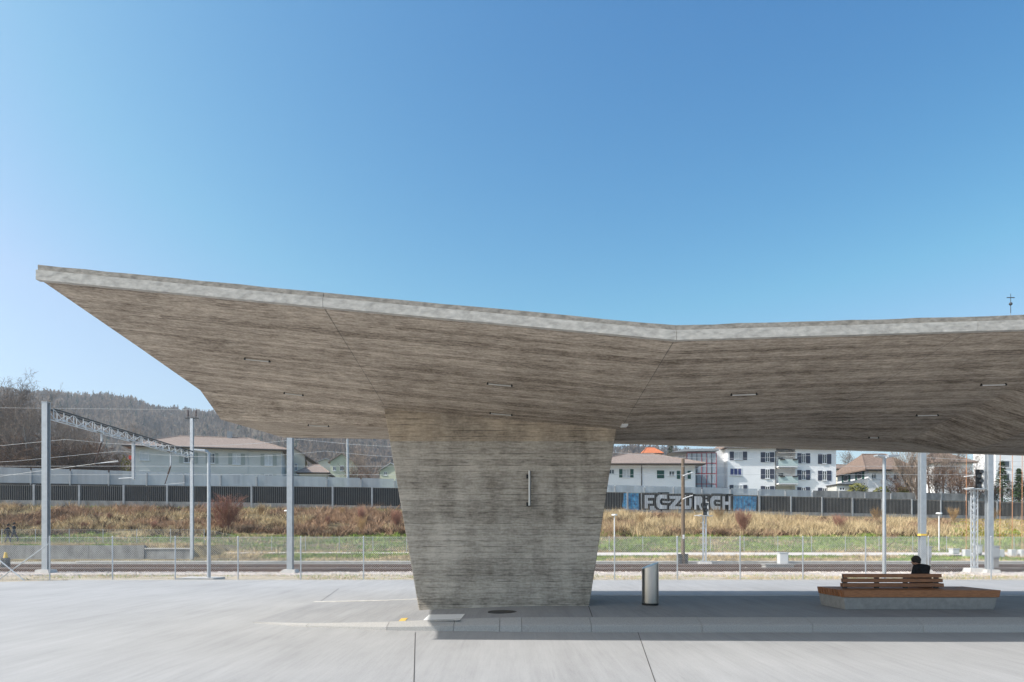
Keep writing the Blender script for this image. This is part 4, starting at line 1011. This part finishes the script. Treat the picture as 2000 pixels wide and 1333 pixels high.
h3 = House('low cream garage with brown tiled roof behind the tall mast', 585, 108, R(8), 4.2, 7, 7.0, wz(925, 108), 'render_cream')
h3.roof('roof_tile', 1.6, .5, 2.2)
# houses on the hillside, middle
def gable_house(x, d, th, W, D, zb, ze, hr, wall, roofm, label, wins=()):
    h = House(label, x, d, th, W, D, zb, ze, wall); z = ze; ov = .5
    MB().add([h.L(0, 0, z), h.L(W, 0, z), h.L(W/2, 0, z+hr), h.L(0, D, z), h.L(W, D, z), h.L(W/2, D, z+hr)], [(0, 1, 2), (5, 4, 3), (0, 2, 5, 3), (1, 4, 5, 2), (0, 3, 4, 1)]).build('gable', wall, h.root)
    sl_ = hr/(W/2); m = MB()
    for s, ux in ((-1, -ov), (1, W+ov)):
        q = [h.L(ux, -ov, z-ov*sl_+.05), h.L(W/2, -ov, z+hr+.05), h.L(W/2, D+ov, z+hr+.05), h.L(ux, D+ov, z-ov*sl_+.05)]; m.hexa(q+[p+Vector((0, 0, .18)) for p in q])
    m.build('roof', roofm, h.root)
    for w in wins: h.window(*w)
    return h
gable_house(645, 150, R(6), 5.0, 8, 10, wz(902, 150), 1.7, 'render_green', 'roof_tile', 'pale green gabled house below the hill, left of the column', [(650, 656, 912, 920), (664, 672, 910, 920)])
gable_house(742, 155, R(-4), 5.2, 8, 9, wz(920, 155), 1.6, 'render_green', 'roof_grey', 'small pale gabled house partly hidden by the column\'s left edge', [(750, 756, 922, 929)])
gable_house(615, 190, R(10), 6, 8, 11, wz(905, 190), 1.2, 'render_cream', 'roof_grey', 'small distant cream house on the slope behind the tall mast')
# right: white house with green shutters
d = 98; h = House('white two-storey house with green shutters and brown hip roof, right of the column', 1160, d, 0, 0, 9, 7.0, wz(909, d))
W = h.uz(1358, 930)[0]; h.W = W; bpy.data.objects.remove(h.root.children[0]); h.box('wall', 'render_white', 0, W, 0, 9, 7.0, h.z1)
h.roof('roof_tile', 2.0, 1.2, 6.6)
cv = zz(.18, 1140, 840)
for a in ((275, 332, 430, 480), ): h.window(*cv(*a), None, .4, 'pane')
for a in ((385, 540, 428, 515), (1010, 1162, 447, 530)): h.window(*cv(*a), 'shutter_green', .48, 'curtain')
h.window(*cv(795, 872, 440, 525), 'shutter_green', closed=True)
h.window(*cv(925, 985, 447, 500), None, .4, 'pane')
for a in ((275, 335, 612, 672), (425, 540, 612, 672), (755, 910, 622, 680), (920, 985, 628, 684), (1010, 1162, 630, 690)): h.window(*cv(*a), 'shutter_grey', .45, 'pane')
h.pipe(1253, 965, 908)
# glass stair with red frames
d = 103; h = House('glazed stairwell with red frames between the two white houses', 1341, d, 0, 4.6, 5, 7.0, wz(966, d), 'render_white', 'stairwell', 'glass_stairwell')
ua, za = h.uz(1341.6, 966); ub, zb = h.uz(1399, 885)
h.box('back_wall', 'render_white', ua, ub, 2.6, 2.8, za, zb)
for k in range(7):
    u = ua+(ub-ua)*k/6; h.box('mullion', 'frame_red' if k in (0, 3, 4, 6) else 'gutter', u-.04, u+.04, -.1, .02, za, zb)
for k in range(5):
    z = za+(zb-za)*k/4; h.box('transom', 'frame_red', ua, ub, -.08, 0, z-.05, z+.05)
for k in range(6):
    for j in range(4):
        u0, u1 = ua+(ub-ua)*k/6+.045, ua+(ub-ua)*(k+1)/6-.045; z0, z1 = za+(zb-za)*j/4+.055, za+(zb-za)*(j+1)/4-.055
        h.box('pane', 'screen_glass', u0, u1, -.05, -.03, z0, z1)
for j in range(3):
    q0 = h.L(ua+.3, 1.0, za+j*1.6); q1 = h.L(ub-.3, 1.0, za+j*1.6+1.5); MB().bar(q0, q1, .9, .18).build('stair_flight', 'conc_wall', h.root)
MB().prism([h.L(-2.4, -.4, zb+.05), h.L(-.4, -.4, zb+.55), h.L(ub+.3, -.4, zb+.62), h.L(ub+.3, -.4, zb+.30), h.L(0, -.4, zb+.20)], h.n*5.4).build('roof', 'roof_grey', h.root)
# white apartment block
d = 104; h = House('white three-storey apartment block with dark blue shutters and two balconies', 1421, d, 0, 0, 11, 7.0, wz(876, d), 'render_white', 'apartment block', 'apartment_block')
W = h.uz(1633, 930)[0]; h.W = W; bpy.data.objects.remove(h.root.children[0])
ub0, ub1 = h.uz(1516, 900)[0], h.uz(1553.5, 900)[0]
h.box('wall', 'render_white', 0, ub0, 0, 11, 7.0, h.z1); h.box('wall', 'render_white', ub1, W, 0, 11, 7.0, h.z1); h.box('recess_wall', 'render_white', ub0, ub1, 1.6, 11, 7.0, h.z1)
h.box('tower', 'render_white', wx(1398, d+1)-h.P.x, -.003, 1.5, 9, 7.0, h.z1)
h.roof('roof_brown', 2.6, .7, 3.5)
c5 = zz(.15, 1440, 850)
for r0, r1 in ((228, 352), (445, 568), (668, 780)):
    for a, b in ((305, 480), (780, 947), (1050, 1222)): h.window(*c5(a, b, r0+((a-305)*.03), r1+((a-305)*.03)), 'shutter_blue', .68, 'pane', 1)
h.window(1425, 1459, 883, 898.5, 'shutter_blue', .5, 'curtain', 1); h.window(1425.5, 1448.5, 915, 929.5, None, .4, 'blind_blue', 2); h.window(1425, 1459, 948, 963, 'shutter_blue', .45, 'curtain', 2)
for y0, y1, yf in ((899, 911, 912), (932, 944, 945)):
    ua, zt = h.uz(1517, y0); u2, zb = h.uz(1554, y1)
    o = h.box('balcony', 'render_white', ub0+.02, ub1-.02, -.9, 1.55, zb-.25, zb-.05)
    h.box('balustrade', 'balcony', ub0+.02, ub1+.05, -.93, -.86, zb-.05, zt, o); h.box('flower_box', 'gutter', ub0+.2, ub0+.9, -1.1, -.94, zt-.1, zt+.08, o); h.box('flower_box', 'gutter', ub1-.8, ub1-.1, -1.1, -.94, zt-.1, zt+.08, o)
    dz = zt+1.15
    h.box('door', 'pane', ub0+1.0, ub0+1.7, 1.55, 1.598, zb, zt+.7, o)
for y in (882, 913, 945):
    u, z = h.uz(1520, y); m = MB().hexa([h.L(ub0+.1, -.9, z-.35), h.L(ub1-.05, -.9, z-.35), h.L(ub1-.05, 1.5, z+.05), h.L(ub0+.1, 1.5, z+.05), h.L(ub0+.1, -.9, z-.28), h.L(ub1-.05, -.9, z-.28), h.L(ub1-.05, 1.5, z+.12), h.L(ub0+.1, 1.5, z+.12)])
    m.build('awning', 'awning_stripe', h.root)
h.pipe(1514.5, 968, 882)
# orange roof far behind
h = House('distant house showing only its bright orange tiled roof', 1258, 165, 0, 4.1, 6, 8, wz(887, 165), 'render_cream'); h.roof('roof_orange', 1.7, .5, 1.6)
# house 3, corner-on
d = 105; h = House('white house with steep brown hip roof and green shutters, beside bare trees', 1696, d, 0, 6.4, 10, 6.5, wz(920, d)); h.roof('roof_brown', 2.9, .9, 2.2, ridge_v=4.5)
for a in ((1702, 1711, 925, 936), (1722, 1734, 926, 938), (1745, 1756, 926, 938), (1749, 1760, 948, 958)): h.window(*a, None, .4, 'pane', 1)
for v0, zc in ((1.8, 930), (6.2, 930)):
    z0, z1 = wz(937, 108), wz(924, 108); o = h.box('window', 'frame_white', -.06, -.002, v0, v0+1.5, z0, z1)
    h.box('pane', 'pane', -.075, -.061, v0+.12, v0+1.38, z0+.1, z1-.1, o)
    for q in (v0-.62, v0+1.52): h.box('shutter', 'shutter_green', -.07, -.002, q, q+.6, z0-.05, z1+.05, o)
h = House('cream house with brown roof behind the apartment block\'s right end', 1636, 125, 0, 3.2, 7, 7, wz(918, 125), 'render_cream'); h.roof('roof_brown', 1.1, .7, 1.2); h.window(1642, 1650, 921, 931, None); h.window(1652, 1657, 921, 930, None)
h = House('flat-roofed grey annex at the foot of the apartment block', 1634, 101, 0, 2.3, 5, 6.5, wz(948, 101), 'render_grey', 'annex', 'annex'); h.box('roof', 'gutter', -.2, 2.5, -.2, 5.2, h.z1, h.z1+.15); h.window(1639, 1650, 952, 958, None)
h = House('white house half hidden behind bare trees near the right edge', 1826, 128, 0, 7.0, 9, 7, wz(905, 128)); h.roof('roof_brown', 2.2, .6, 2.5)
for a in ((1838, 1846, 912, 922), (1862, 1870, 912, 922), (1838, 1846, 934, 944), (1862, 1870, 934, 944)): h.window(*a, None)
# church with needle spire
d = 130; X0 = wx(1948, d)
h = House('white church tower with needle spire rising over the canopy at right', 1944, d, 0, 6.2, 6.2, 7, 24, 'render_white', 'church', 'church')
cx_, cy_ = h.P.x+3.1*.95, d+3.1; xs_ = wx(1974, cy_); ztip = wz(590, cy_)
MB().add([(h.P.x-.3, d-.3, 24), (h.P.x+6.5, d-.3, 24), (h.P.x+6.5, d+6.5, 24), (h.P.x-.3, d+6.5, 24)]+[(xs_+a*.30, cy_+b*.30, 41) for a, b in ((-1, -1), (1, -1), (1, 1), (-1, 1))]+[(xs_, cy_, ztip-2)], [(3, 2, 1, 0), (0, 1, 5, 4), (1, 2, 6, 5), (2, 3, 7, 6), (3, 0, 4, 7), (4, 5, 8), (5, 6, 8), (6, 7, 8), (7, 4, 8)]).build('spire', 'roof_grey', h.root)
MB().tube((xs_, cy_, ztip-2.2), (xs_, cy_, ztip+1.6), .07, .05, 6).build('spire_rod', 'dark_steel', h.root); MB().ball((xs_, cy_, ztip-.4), .32, 10, 7).build('ball', 'dark_steel', h.root)
MB().box(xs_-.75, xs_+.75, cy_-.05, cy_+.05, ztip+.75, ztip+.9).build('cross', 'dark_steel', h.root)
h.box('nave', 'render_white', 6.203, 18, .6, 6, 7, 17.5); h.box('nave_plinth', 'conc_wall', 6.21, 18, .4, .598, 7, 12)
for y in (900, 925): h.window(1960, 1972, y, y+14, None, .4, 'pane', 0)
# utility pole behind the screen
d = 93; X = wx(680, d); e = empty('utility_pole', (X, d, 7), 'plain grey utility pole behind the glass screen left of the column', 'pole')
MB().tube((X, d, 6.5), (X-.1, d, wz(850, d)), .2, .13, 10).build('post', 'galv_light', e); MB().tube((X-.1, d, wz(860, d)), (X-.8, d-.1, wz(850, d)), .06, .06, 6).build('arm', 'dark_steel', e)

# ------------------------------------------------------------------ vegetation
def grow(rng, h, spread, levels, nbr, droop=0.0, upb=.25, trunk_r=None, lean=(0, 0), multi=1, clear=.25, minr=.017):
    trunk, crown = MB(), MB()
    tr = trunk_r or h*.014
    def branch(p, d, ln, r, lvl):
        n = 4 if lvl <= 1 else (3 if lvl == 2 else 2); q = p; dd = d.copy(); pts = [q.copy()]
        for i in range(n):
            dd = (dd+Vector((rng.uniform(-1, 1), rng.uniform(-1, 1), rng.uniform(-1, 1)))*(.10 if lvl == 0 else .20)+Vector((0, 0, upb*.3 if lvl and lvl < levels else (-droop if lvl == levels else 0)))).normalized()
            q2 = q+dd*(ln/n); ra = r*(1-.72*i/n); rb = r*(1-.72*(i+1)/n)
            (trunk if lvl <= 0 else crown).tube(q, q2, ra, rb, 6 if lvl == 0 else 3, caps=False); q = q2; pts.append(q.copy())
        if lvl < levels:
            k = nbr[lvl]
            for j in range(k):
                t = (clear if lvl == 0 else .15)+(1-(clear if lvl == 0 else .15))*(j+rng.random()*.8)/k; t = min(t, .999)
                f_ = t*n; i = int(f_); b = pts[i].lerp(pts[i+1], f_-i)
                ax = dd.orthogonal().normalized(); ax.rotate(Matrix.Rotation(rng.uniform(0, 2*math.pi), 3, dd)); an = rng.uniform(.45, .95)*spread
                nd = (d*math.cos(an)+ax*math.sin(an)).normalized(); nd.z += upb*.5; nd.normalize()
                branch(b, nd, ln*rng.uniform(.38, .62)*(1.15-.6*t if lvl == 0 else 1), max(r*(1-.7*t)*.55, minr), lvl+1)
    for k in range(multi):
        a = 2*math.pi*k/multi+rng.random(); l = (.0 if multi == 1 else rng.uniform(.12, .4))
        branch(Vector((0, 0, -.2)), Vector((lean[0]+l*math.cos(a), lean[1]+l*math.sin(a), 1)).normalized(), h*(rng.uniform(.75, 1) if multi > 1 else .95), tr*(1 if multi == 1 else .7), 0)
    return trunk, crown
PROTO = {}
def proto(key, seed, bark, twig, **kw):
    t, c = grow(random.Random(seed), **kw); PROTO[key] = (t.mesh('trunk', bark, smooth=True), c.mesh('crown', twig))
proto('birch', 1, 'bark_pale', 'twig', h=12, spread=.9, levels=4, nbr=[17, 6, 5, 3], droop=.35, upb=.3, trunk_r=.17)
proto('birch2', 2, 'bark_pale', 'twig', h=12, spread=.95, levels=4, nbr=[15, 6, 5, 3], droop=.3, upb=.25, trunk_r=.16, lean=(.08, 0))
proto('bare', 3, 'bark', 'twig', h=10, spread=1.1, levels=4, nbr=[13, 7, 5, 3], upb=.35, trunk_r=.2)
proto('thicket', 4, 'bark', 'twig_brown', h=6, spread=1.05, levels=3, nbr=[9, 7, 5], upb=.25, multi=5, clear=.1, trunk_r=.09)
proto('thicket2', 5, 'bark', 'twig_brown', h=6, spread=1.15, levels=3, nbr=[9, 7, 5], upb=.2, multi=6, clear=.08, trunk_r=.08)
proto('fan', 6, 'bark', 'twig', h=7, spread=.55, levels=3, nbr=[12, 7, 5], upb=.5, multi=5, clear=.2, lean=(-.25, 0), trunk_r=.22)
proto('shrub', 8, 'red_twig', 'red_twig', h=2.6, spread=.7, levels=3, nbr=[8, 6, 4], upb=.35, multi=14, clear=.1, trunk_r=.028, minr=.006)
proto('shrub_tan', 9, 'tan_twig', 'tan_twig', h=2.0, spread=.5, levels=2, nbr=[7, 5], upb=.5, multi=16, clear=.15, trunk_r=.022, minr=.006)
def tree(key, x, d, ytop, label, cat='tree', grp=None, name='bare_tree', ph=None, rz=None, wide=1.0, z0=None):
    X = wx(x, d); z = tz(X, d) if z0 is None else z0; hh = wz(ytop, d)-z
    e = empty(name, (X, d, z), label, cat, grp); t, c = PROTO[key]
    zs = [v.co.z for v in c.vertices]; s = hh/max(zs)
    for nm, me in (('trunk', t), ('crown', c)): link(nm, me, e)
    e.scale = (s*wide, s*wide, s); e.rotation_euler = (0, 0, rz if rz is not None else x*.37)
    return e
G1 = 'bare trees behind the left barrier'
tree('birch', 16, 100, 712, 'tall bare birch with drooping twigs at the far left edge', grp=G1)
tree('birch2', 78, 104, 728, 'bare white-stemmed birch just left of the first mast', grp=G1)
tree('birch', -30, 96, 735, 'tall bare tree mostly cut off by the left edge', grp=G1, rz=2)
tree('birch2', 128, 108, 748, 'bare birch right of the first mast with brown crown', grp=G1, rz=4)
tree('bare', 48, 112, 775, 'bare dark tree between the two leftmost birches', grp=G1)
tree('bare', 105, 118, 780, 'bare dark tree behind the first mast', grp=G1, rz=1)
tree('bare', 0, 105, 760, 'bare dark tree behind the leftmost birch', grp=G1, rz=2.2, wide=1.2)
tree('bare', 145, 112, 790, 'bare brown tree right of the birches, under the lattice beam', grp=G1, rz=3.1)
tree('birch', 52, 98, 765, 'slim bare birch in front of the dark trees, left of the first mast', grp=G1, rz=5)
tree('bare', 178, 120, 815, 'bare low-crowned tree at the right end of the left tree row', grp=G1, rz=4.4)
for i, (x, d, yt) in enumerate(((5, 97, 860), (40, 96, 850), (72, 99, 835), (105, 97, 855), (140, 100, 845), (172, 101, 850), (205, 104, 880), (228, 103, 892))):
    w = ('at the left edge', 'second from the left edge', 'just left of the first mast', 'right beside the first mast', 'under the near end of the lattice beam', 'left of the hanging bracket', 'left of the long hanging post', 'beside the grey house')[i]
    tree('thicket' if i % 2 else 'thicket2', x, d, yt, 'brown leafless thicket behind the glass screen, '+w, 'shrub', 'brown thickets at left', 'thicket', rz=i*1.3, wide=1.35)
tree('bare', 255, 165, 815, 'bare round tree on the slope above the grey house roof')
tree('birch', 688, 112, 862, 'slim bare birch beside the utility pole', rz=.5)
tree('birch2', 722, 115, 858, 'slim bare birch next to the column\'s left edge', rz=2.5)
tree('thicket2', 705, 108, 905, 'low leafless bush under the two slim birches', 'shrub', None, 'thicket', wide=1.2)
tree('bare', 1652, 118, 872, 'dark bare tree behind the apartment block\'s right corner', rz=1.1)
tree('fan', 1792, 97, 862, 'bare fan-shaped tree with leaning trunk beside the brown-roofed house', rz=0)
tree('bare', 1842, 104, 872, 'bare tree with straight trunk between two masts', rz=2)
tree('bare', 1878, 108, 866, 'bare tree just left of the railway signal', rz=3)
tree('birch2', 1915, 112, 868, 'bare tree right behind the railway signal', rz=4)
tree('birch', 1858, 101, 862, 'slender bare tree left of the railway signal, with pale twigs', rz=1.7)
tree('bare', 1815, 106, 868, 'bare spreading tree right of the yellow-banded mast', rz=5)
tree('thicket2', 1868, 99, 905, 'brown tangled bush under the slender trees', 'shrub', None, 'thicket', wide=1.3)
tree('thicket', 1905, 99, 912, 'brown tangled bush right behind the railway signal', 'shrub', None, 'thicket', wide=1.3)
tree('thicket', 1830, 100, 900, 'tangled bush right of the fan-shaped tree', 'shrub', None, 'thicket')
tree('thicket', 1938, 100, 938, 'rust-brown bush right of the signal, behind the barrier', 'shrub', None, 'thicket', wide=1.5)
tree('thicket2', 1985, 100, 930, 'rust-brown bush at the right edge, behind the barrier', 'shrub', None, 'thicket', wide=1.3)
tree('thicket2', 1752, 100, 918, 'thin bush in front of the brown-roofed house', 'shrub', None, 'thicket')
def conifer(x, d, yt, label, wide):
    X = wx(x, d); z = tz(X, d); hh = wz(yt, d)-z; rng = random.Random(x); e = empty('conifer', (X, d, z), label, 'tree'); m = MB()
    MB().tube((X, d, z-.3), (X, d, z+hh), .16, .02, 8).build('trunk', 'bark', e)
    for _ in range(900):
        t = rng.random()**.8; a = rng.uniform(0, 6.283); r_ = wide*(1-t)*rng.uniform(.35, 1.05)+.05; c = Vector((X+math.cos(a)*r_, d+math.sin(a)*r_, z+.5+(hh-.5)*t-.18*r_))
        o = Vector((math.cos(a), math.sin(a), -.35))*rng.uniform(.25, .5); b = Vector((-math.sin(a), math.cos(a), rng.uniform(-.4, .4)))*.13
        m.add([c-b, c+b, c+o], [(0, 1, 2)])
    m.build('crown', 'needle', e, fix=False)
conifer(1310, 140, 862, 'green conifer between the orange roof and the stairwell', 2.9)
conifer(1957, 99, 900, 'dark green conifer right of the rightmost mast', 1.5)
conifer(1990, 98, 915, 'small dark conifer at the right edge', 1.0)
def leaf_bush(x, d, yt, w, label, mt='bush_leaf', n=900):
    X = wx(x, d); z = tz(X, d); hh = wz(yt, d)-z; rng = random.Random(x*3); e = empty('leafy_bush', (X, d, z), label, 'bush'); m = MB(); st_ = MB()
    for k in range(9):
        a = rng.uniform(0, 6.283); st_.tube((X, d, z-.1), (X+math.cos(a)*w*.6, d+math.sin(a)*w*.4, z+hh*.8), .03, .01, 4)
    st_.build('stem', 'bark', e)
    for _ in range(n):
        while True:
            v = Vector((rng.uniform(-1, 1), rng.uniform(-1, 1), rng.uniform(-1, 1)))
            if .3 < v.length < 1: break
        k = .75+.5*vnoise(v.x*3+x, v.z*3); c = Vector((X+v.x*w*k, d+v.y*w*.7*k, z+hh*(.5+.5*v.z*k)))
        a = Vector((rng.gauss(0, 1), rng.gauss(0, 1), rng.gauss(0, 1))).normalized()*rng.uniform(.08, .2); b = a.orthogonal().normalized()*.1
        m.add([c-a, c+b, c+a, c-b], [(0, 1, 2, 3)])
    m.build('foliage', mt, e, fix=False)
leaf_bush(1676, 100, 943, 1.6, 'round yellow-green bush in front of the brown-roofed house')
leaf_bush(1724, 101, 952, 1.3, 'low yellowish hedge bush left of the fan-shaped tree')
leaf_bush(1765, 100, 950, 1.0, 'small yellow-green bush at the fan-shaped tree\'s foot')
leaf_bush(246, 102, 893, .8, 'small yellow-green bush at the grey house\'s left corner', n=500)
G2 = 'shrubs on the bank'
for key, x, t, yt, lab, wd in (('shrub', 443, .42, 958, 'big reddish leafless shrub on the bank behind the left lamp post', 1.5), ('shrub', 706, .6, 985, 'red-brown shrub on the bank halfway from mast to column', .8), ('shrub_tan', 668, .75, 985, 'pale dry shrub below the dark barrier near the tall mast', 1),
        ('shrub_tan', 510, .75, 978, 'tall dry stalks on the bank right of the big red shrub', 1), ('shrub', 640, .5, 1005, 'low reddish shrub on the bank right of the tall mast', .9), ('shrub_tan', 706, .35, 1000, 'straw-coloured shrub near the column\'s left edge', 1),
        ('shrub', 1452, .35, 988, 'reddish shrub on the bank under the blue graffiti', 1), ('shrub_tan', 1404, .7, 984, 'tan shrub in front of the last graffiti letters', 1.2), ('shrub_tan', 1712, .7, 983, 'tall straw-coloured shrub left of the white-grey lamp post', 1.2),
        ('shrub_tan', 1862, .8, 985, 'dry bushy shrub on the bank left of the tall signal', 1.4), ('shrub_tan', 1938, .8, 986, 'pale bushy shrub behind the rightmost mast', 1.4), ('shrub', 75, .45, 1015, 'low dark-red shrub on the bank beside the first mast', 1.2),
        ('shrub', 165, .4, 1018, 'low reddish shrub on the left bank, first right of the first mast', 1.2), ('shrub', 215, .6, 1000, 'low reddish shrub high on the left bank', 1.0), ('shrub', 300, .4, 1015, 'low reddish shrub left of the second mast', 1.2),
        ('shrub_tan', 1252, .5, 995, 'straw-coloured shrub on the bank left of the wooden pole', 1.2), ('shrub', 1640, .45, 1000, 'reddish shrub on the bank above the bench\'s left end', 1.1), ('shrub', 775, .45, 990, 'brown shrub at the column\'s left edge', 1.0)):
    k = (x-CX)/F; Y = YB+t*(79.7-YB)
    for _ in range(5): Y = YB+t*(ywall(k*Y)-YB)
    tree(key, x, Y, yt, lab, 'shrub', G2, 'shrub', rz=x, wide=wd)

# grasses
rg = random.Random(11)
def blades(m, X, Y, z, n, h, w, spread, lean=.5):
    for _ in range(n):
        a = rg.uniform(0, 6.283); r_ = spread*math.sqrt(rg.random()); x, y = X+math.cos(a)*r_, Y+math.sin(a)*r_; hh = h*rg.uniform(.5, 1.15); b = rg.uniform(0, 6.283)
        dx, dy = math.cos(b)*w, math.sin(b)*w; lx, ly = rg.gauss(0, lean)*hh, rg.gauss(0, lean)*hh
        k = len(m.v); m.v += [(x-dx, y-dy, z-.03), (x+dx, y+dy, z-.03), (x+lx, y+ly, z+hh)]; m.f.append((k, k+1, k+2)); m.mi.append(0)
dry, rust, green, soil = MB(), MB(), MB(), MB()
def view_X(Y): return rg.uniform(-.78, .78)*Y
for _ in range(26000):
    t = rg.random(); Y = YB+t*26; X = view_X(Y); t = (Y-YB)/(ywall(X)-YB)
    if t > 1: continue
    nlo = vnoise(X*.3, Y*.35); z = tz(X, Y); right = X > .64*Y
    brush = sstep((t-.26-.14*(nlo-.5))/.08)*(1-sstep((t-.93)/.05)*(.8 if X < -5 else .3))
    if right: brush *= .25
    if rg.random() < brush:
        q = vnoise(X*.18+9, Y*.25+4); gap = vnoise(X*.9+31, Y*1.1+7)
        if gap < (.30 if X > -5 else .40): continue
        if gap > .80 or (.27 < t < .42 and gap > .62): blades(soil, X, Y, z, 14, rg.uniform(.25, .6), .035, .5, .9)
        if q > (.55 if X > -5 else .42): blades(rust, X, Y, z, 11, rg.uniform(.2, .8)*(.6+.8*gap), .03, .45, .8)
        else: blades(dry, X, Y, z, 9, rg.uniform(.3, 1.0)*(.55+.8*gap)*(1.15 if X > 0 else .85), .025, .35, .5)
    else:
        if rg.random() < (.92 if vnoise(X*.35+50, Y*.8) < .58 else .3): blades(green, X, Y, z, 10, rg.uniform(.10, .32), .03, .5, .6)
        else: blades(dry, X, Y, z, 4, rg.uniform(.15, .35), .025, .4, .7)
for _ in range(150):                               # bramble clumps standing out of the dry grass
    t0 = rg.uniform(.28, .92); Y = YB+t0*24; X = view_X(Y)
    if (Y-YB)/(ywall(X)-YB) > .95 or X > .62*Y: continue
    wdt = rg.uniform(.4, 1.3); kind = rg.choice((soil, rust, rust, dry)); ht = rg.uniform(.5, 1.15)
    for _ in range(int(70*wdt)):
        a = rg.uniform(0, 6.283); r_ = wdt*math.sqrt(rg.random()); xx, yy = X+math.cos(a)*r_*1.3, Y+math.sin(a)*r_
        blades(kind, xx, yy, tz(xx, yy), 4, ht*(1.05-.7*(r_/wdt)**2)*rg.uniform(.6, 1.1), .022, .12, .75)
for _ in range(9000):                              # strip between tracks and bank foot
    Y = rg.uniform(45.9, 54); X = view_X(Y)
    if (51 < Y < 53 and X > 4) or (X < -22.8 and Y < 49.3): continue
    if vnoise(X*.4, Y*.6) > (.48 if X > 22 else .62): blades(green, X, Y, tz(X, Y), 8, rg.uniform(.08, .2), .025, .4, .6)
    else: blades(dry, X, Y, tz(X, Y), 7, rg.uniform(.1, .3), .02, .4, .8)
verge = MB()
for _ in range(2600):
    Y = 27.5+rg.random()*6.8; X = view_X(Y); q = vnoise(X*.5, Y*.8)
    if q > .5: blades(dry if rg.random() < .7 else green, X, Y, tz(X, Y), 6, rg.uniform(.05, .16), .012, .25, .9)
tag(dry.build('dry_grass', 'dry_grass', fix=False), 'straw-coloured dry grass over the bank and verges', 'grass', kind='stuff')
tag(rust.build('bramble', 'rust_grass', fix=False), 'red-brown withered brambles on the bank', 'bramble', kind='stuff')
tag(green.build('green_grass', 'green_grass', fix=False), 'short green grass on the bank and beside the path', 'grass', kind='stuff')
tag(soil.build('dark_scrub', 'scrub', fix=False), 'dark brown low scrub and dead stems on the bank', 'scrub', kind='stuff')
fl = MB()
for _ in range(500):
    Y = rg.uniform(62, 84); X = Y*rg.uniform(.655, .78); t = (Y-YB)/(ywall(X)-YB)
    if t < .97: z = tz(X, Y)+.2; a = .09; fl.add([(X-a, Y, z), (X+a, Y, z), (X, Y-.05, z+.16)], [(0, 1, 2)])
tag(fl.build('yellow_flowers', 'flower', fix=False), 'scattered yellow spring flowers on the green bank at right', 'flowers', kind='stuff')

# forest on the hill
bare, con = MB(), MB()
for _ in range(7500):
    d = 200+540*rg.random()**.75; x = rg.uniform(-120, 860) if rg.random() < .8 else rg.uniform(1150, 1660)
    X = wx(x, d); z = hill_z(x, d); hh = rg.uniform(6.5, 11.5)*(.8 if d < 280 else 1)
    if rg.random() < .93 or d > 600 and rg.random() < .5:
        w = hh*rg.uniform(.26, .4)
        k = len(bare.v); tw = .12+d*.0003
        bare.v += [(X-tw, d, z-1), (X+tw, d, z-1), (X, d, z+hh*.8)]; bare.f.append((k, k+1, k+2))
        for _ in range(20):
            a = rg.uniform(0, 6.283); t0 = rg.uniform(.15, .6); t1 = t0+rg.uniform(.2, .42); r_ = w*rg.uniform(.3, 1)*math.sin(math.pi*min(1, t1)**.9)**.5 if t1 < 1 else w*.15
            e1 = Vector((X+math.cos(a)*r_, d+math.sin(a)*r_, z+hh*min(t1, 1.02))); e0 = Vector((X+math.cos(a)*r_*.25, d+math.sin(a)*r_*.25, z+hh*t0)); b = Vector((-math.sin(a), math.cos(a), .2))*rg.uniform(.25, .55)
            k = len(bare.v); bare.v += [tuple(e0), tuple(e1-b), tuple(e1+b)]; bare.f.append((k, k+1, k+2))
    else:
        for k_ in range(26):
            t = k_/26; a = rg.uniform(0, 6.283); r_ = hh*.2*(1-t)+.3; c = Vector((X, d, z+hh*t)); o = Vector((math.cos(a)*r_, math.sin(a)*r_, -r_*.4)); b = Vector((-math.sin(a), math.cos(a), 0))*r_*.55
            k = len(con.v); con.v += [tuple(c+Vector((0, 0, hh*.1))), tuple(c+o-b), tuple(c+o+b)]; con.f.append((k, k+1, k+2))
bare.mi = [0]*len(bare.f); con.mi = [0]*len(con.f)
tag(bare.build('hill_forest', 'forest_bare', fix=False), 'leafless grey-brown forest covering the hazy hill', 'forest', kind='stuff')
tag(con.build('hill_conifers', 'forest_conifer', fix=False), 'dark conifers scattered through the forest on the hill', 'forest', kind='stuff')

# ------------------------------------------------------------------ haze
hz = MB().box(-1500, 1500, -90, 1000, -1.5, 190).build('haze', 'black')
m_, nt, N, L, B = nodes('haze_air'); N.remove(B)
pv = N.new('ShaderNodeVolumePrincipled'); pv.inputs['Color'].default_value = (.80, .90, 1, 1); pv.inputs['Density'].default_value = .00038; pv.inputs['Anisotropy'].default_value = .3
L.new(pv.outputs[0], N['Material Output'].inputs['Volume']); hz.data.materials.clear(); hz.data.materials.append(m_)
tag(hz, 'thin spring haze in the air', 'haze', kind='stuff')
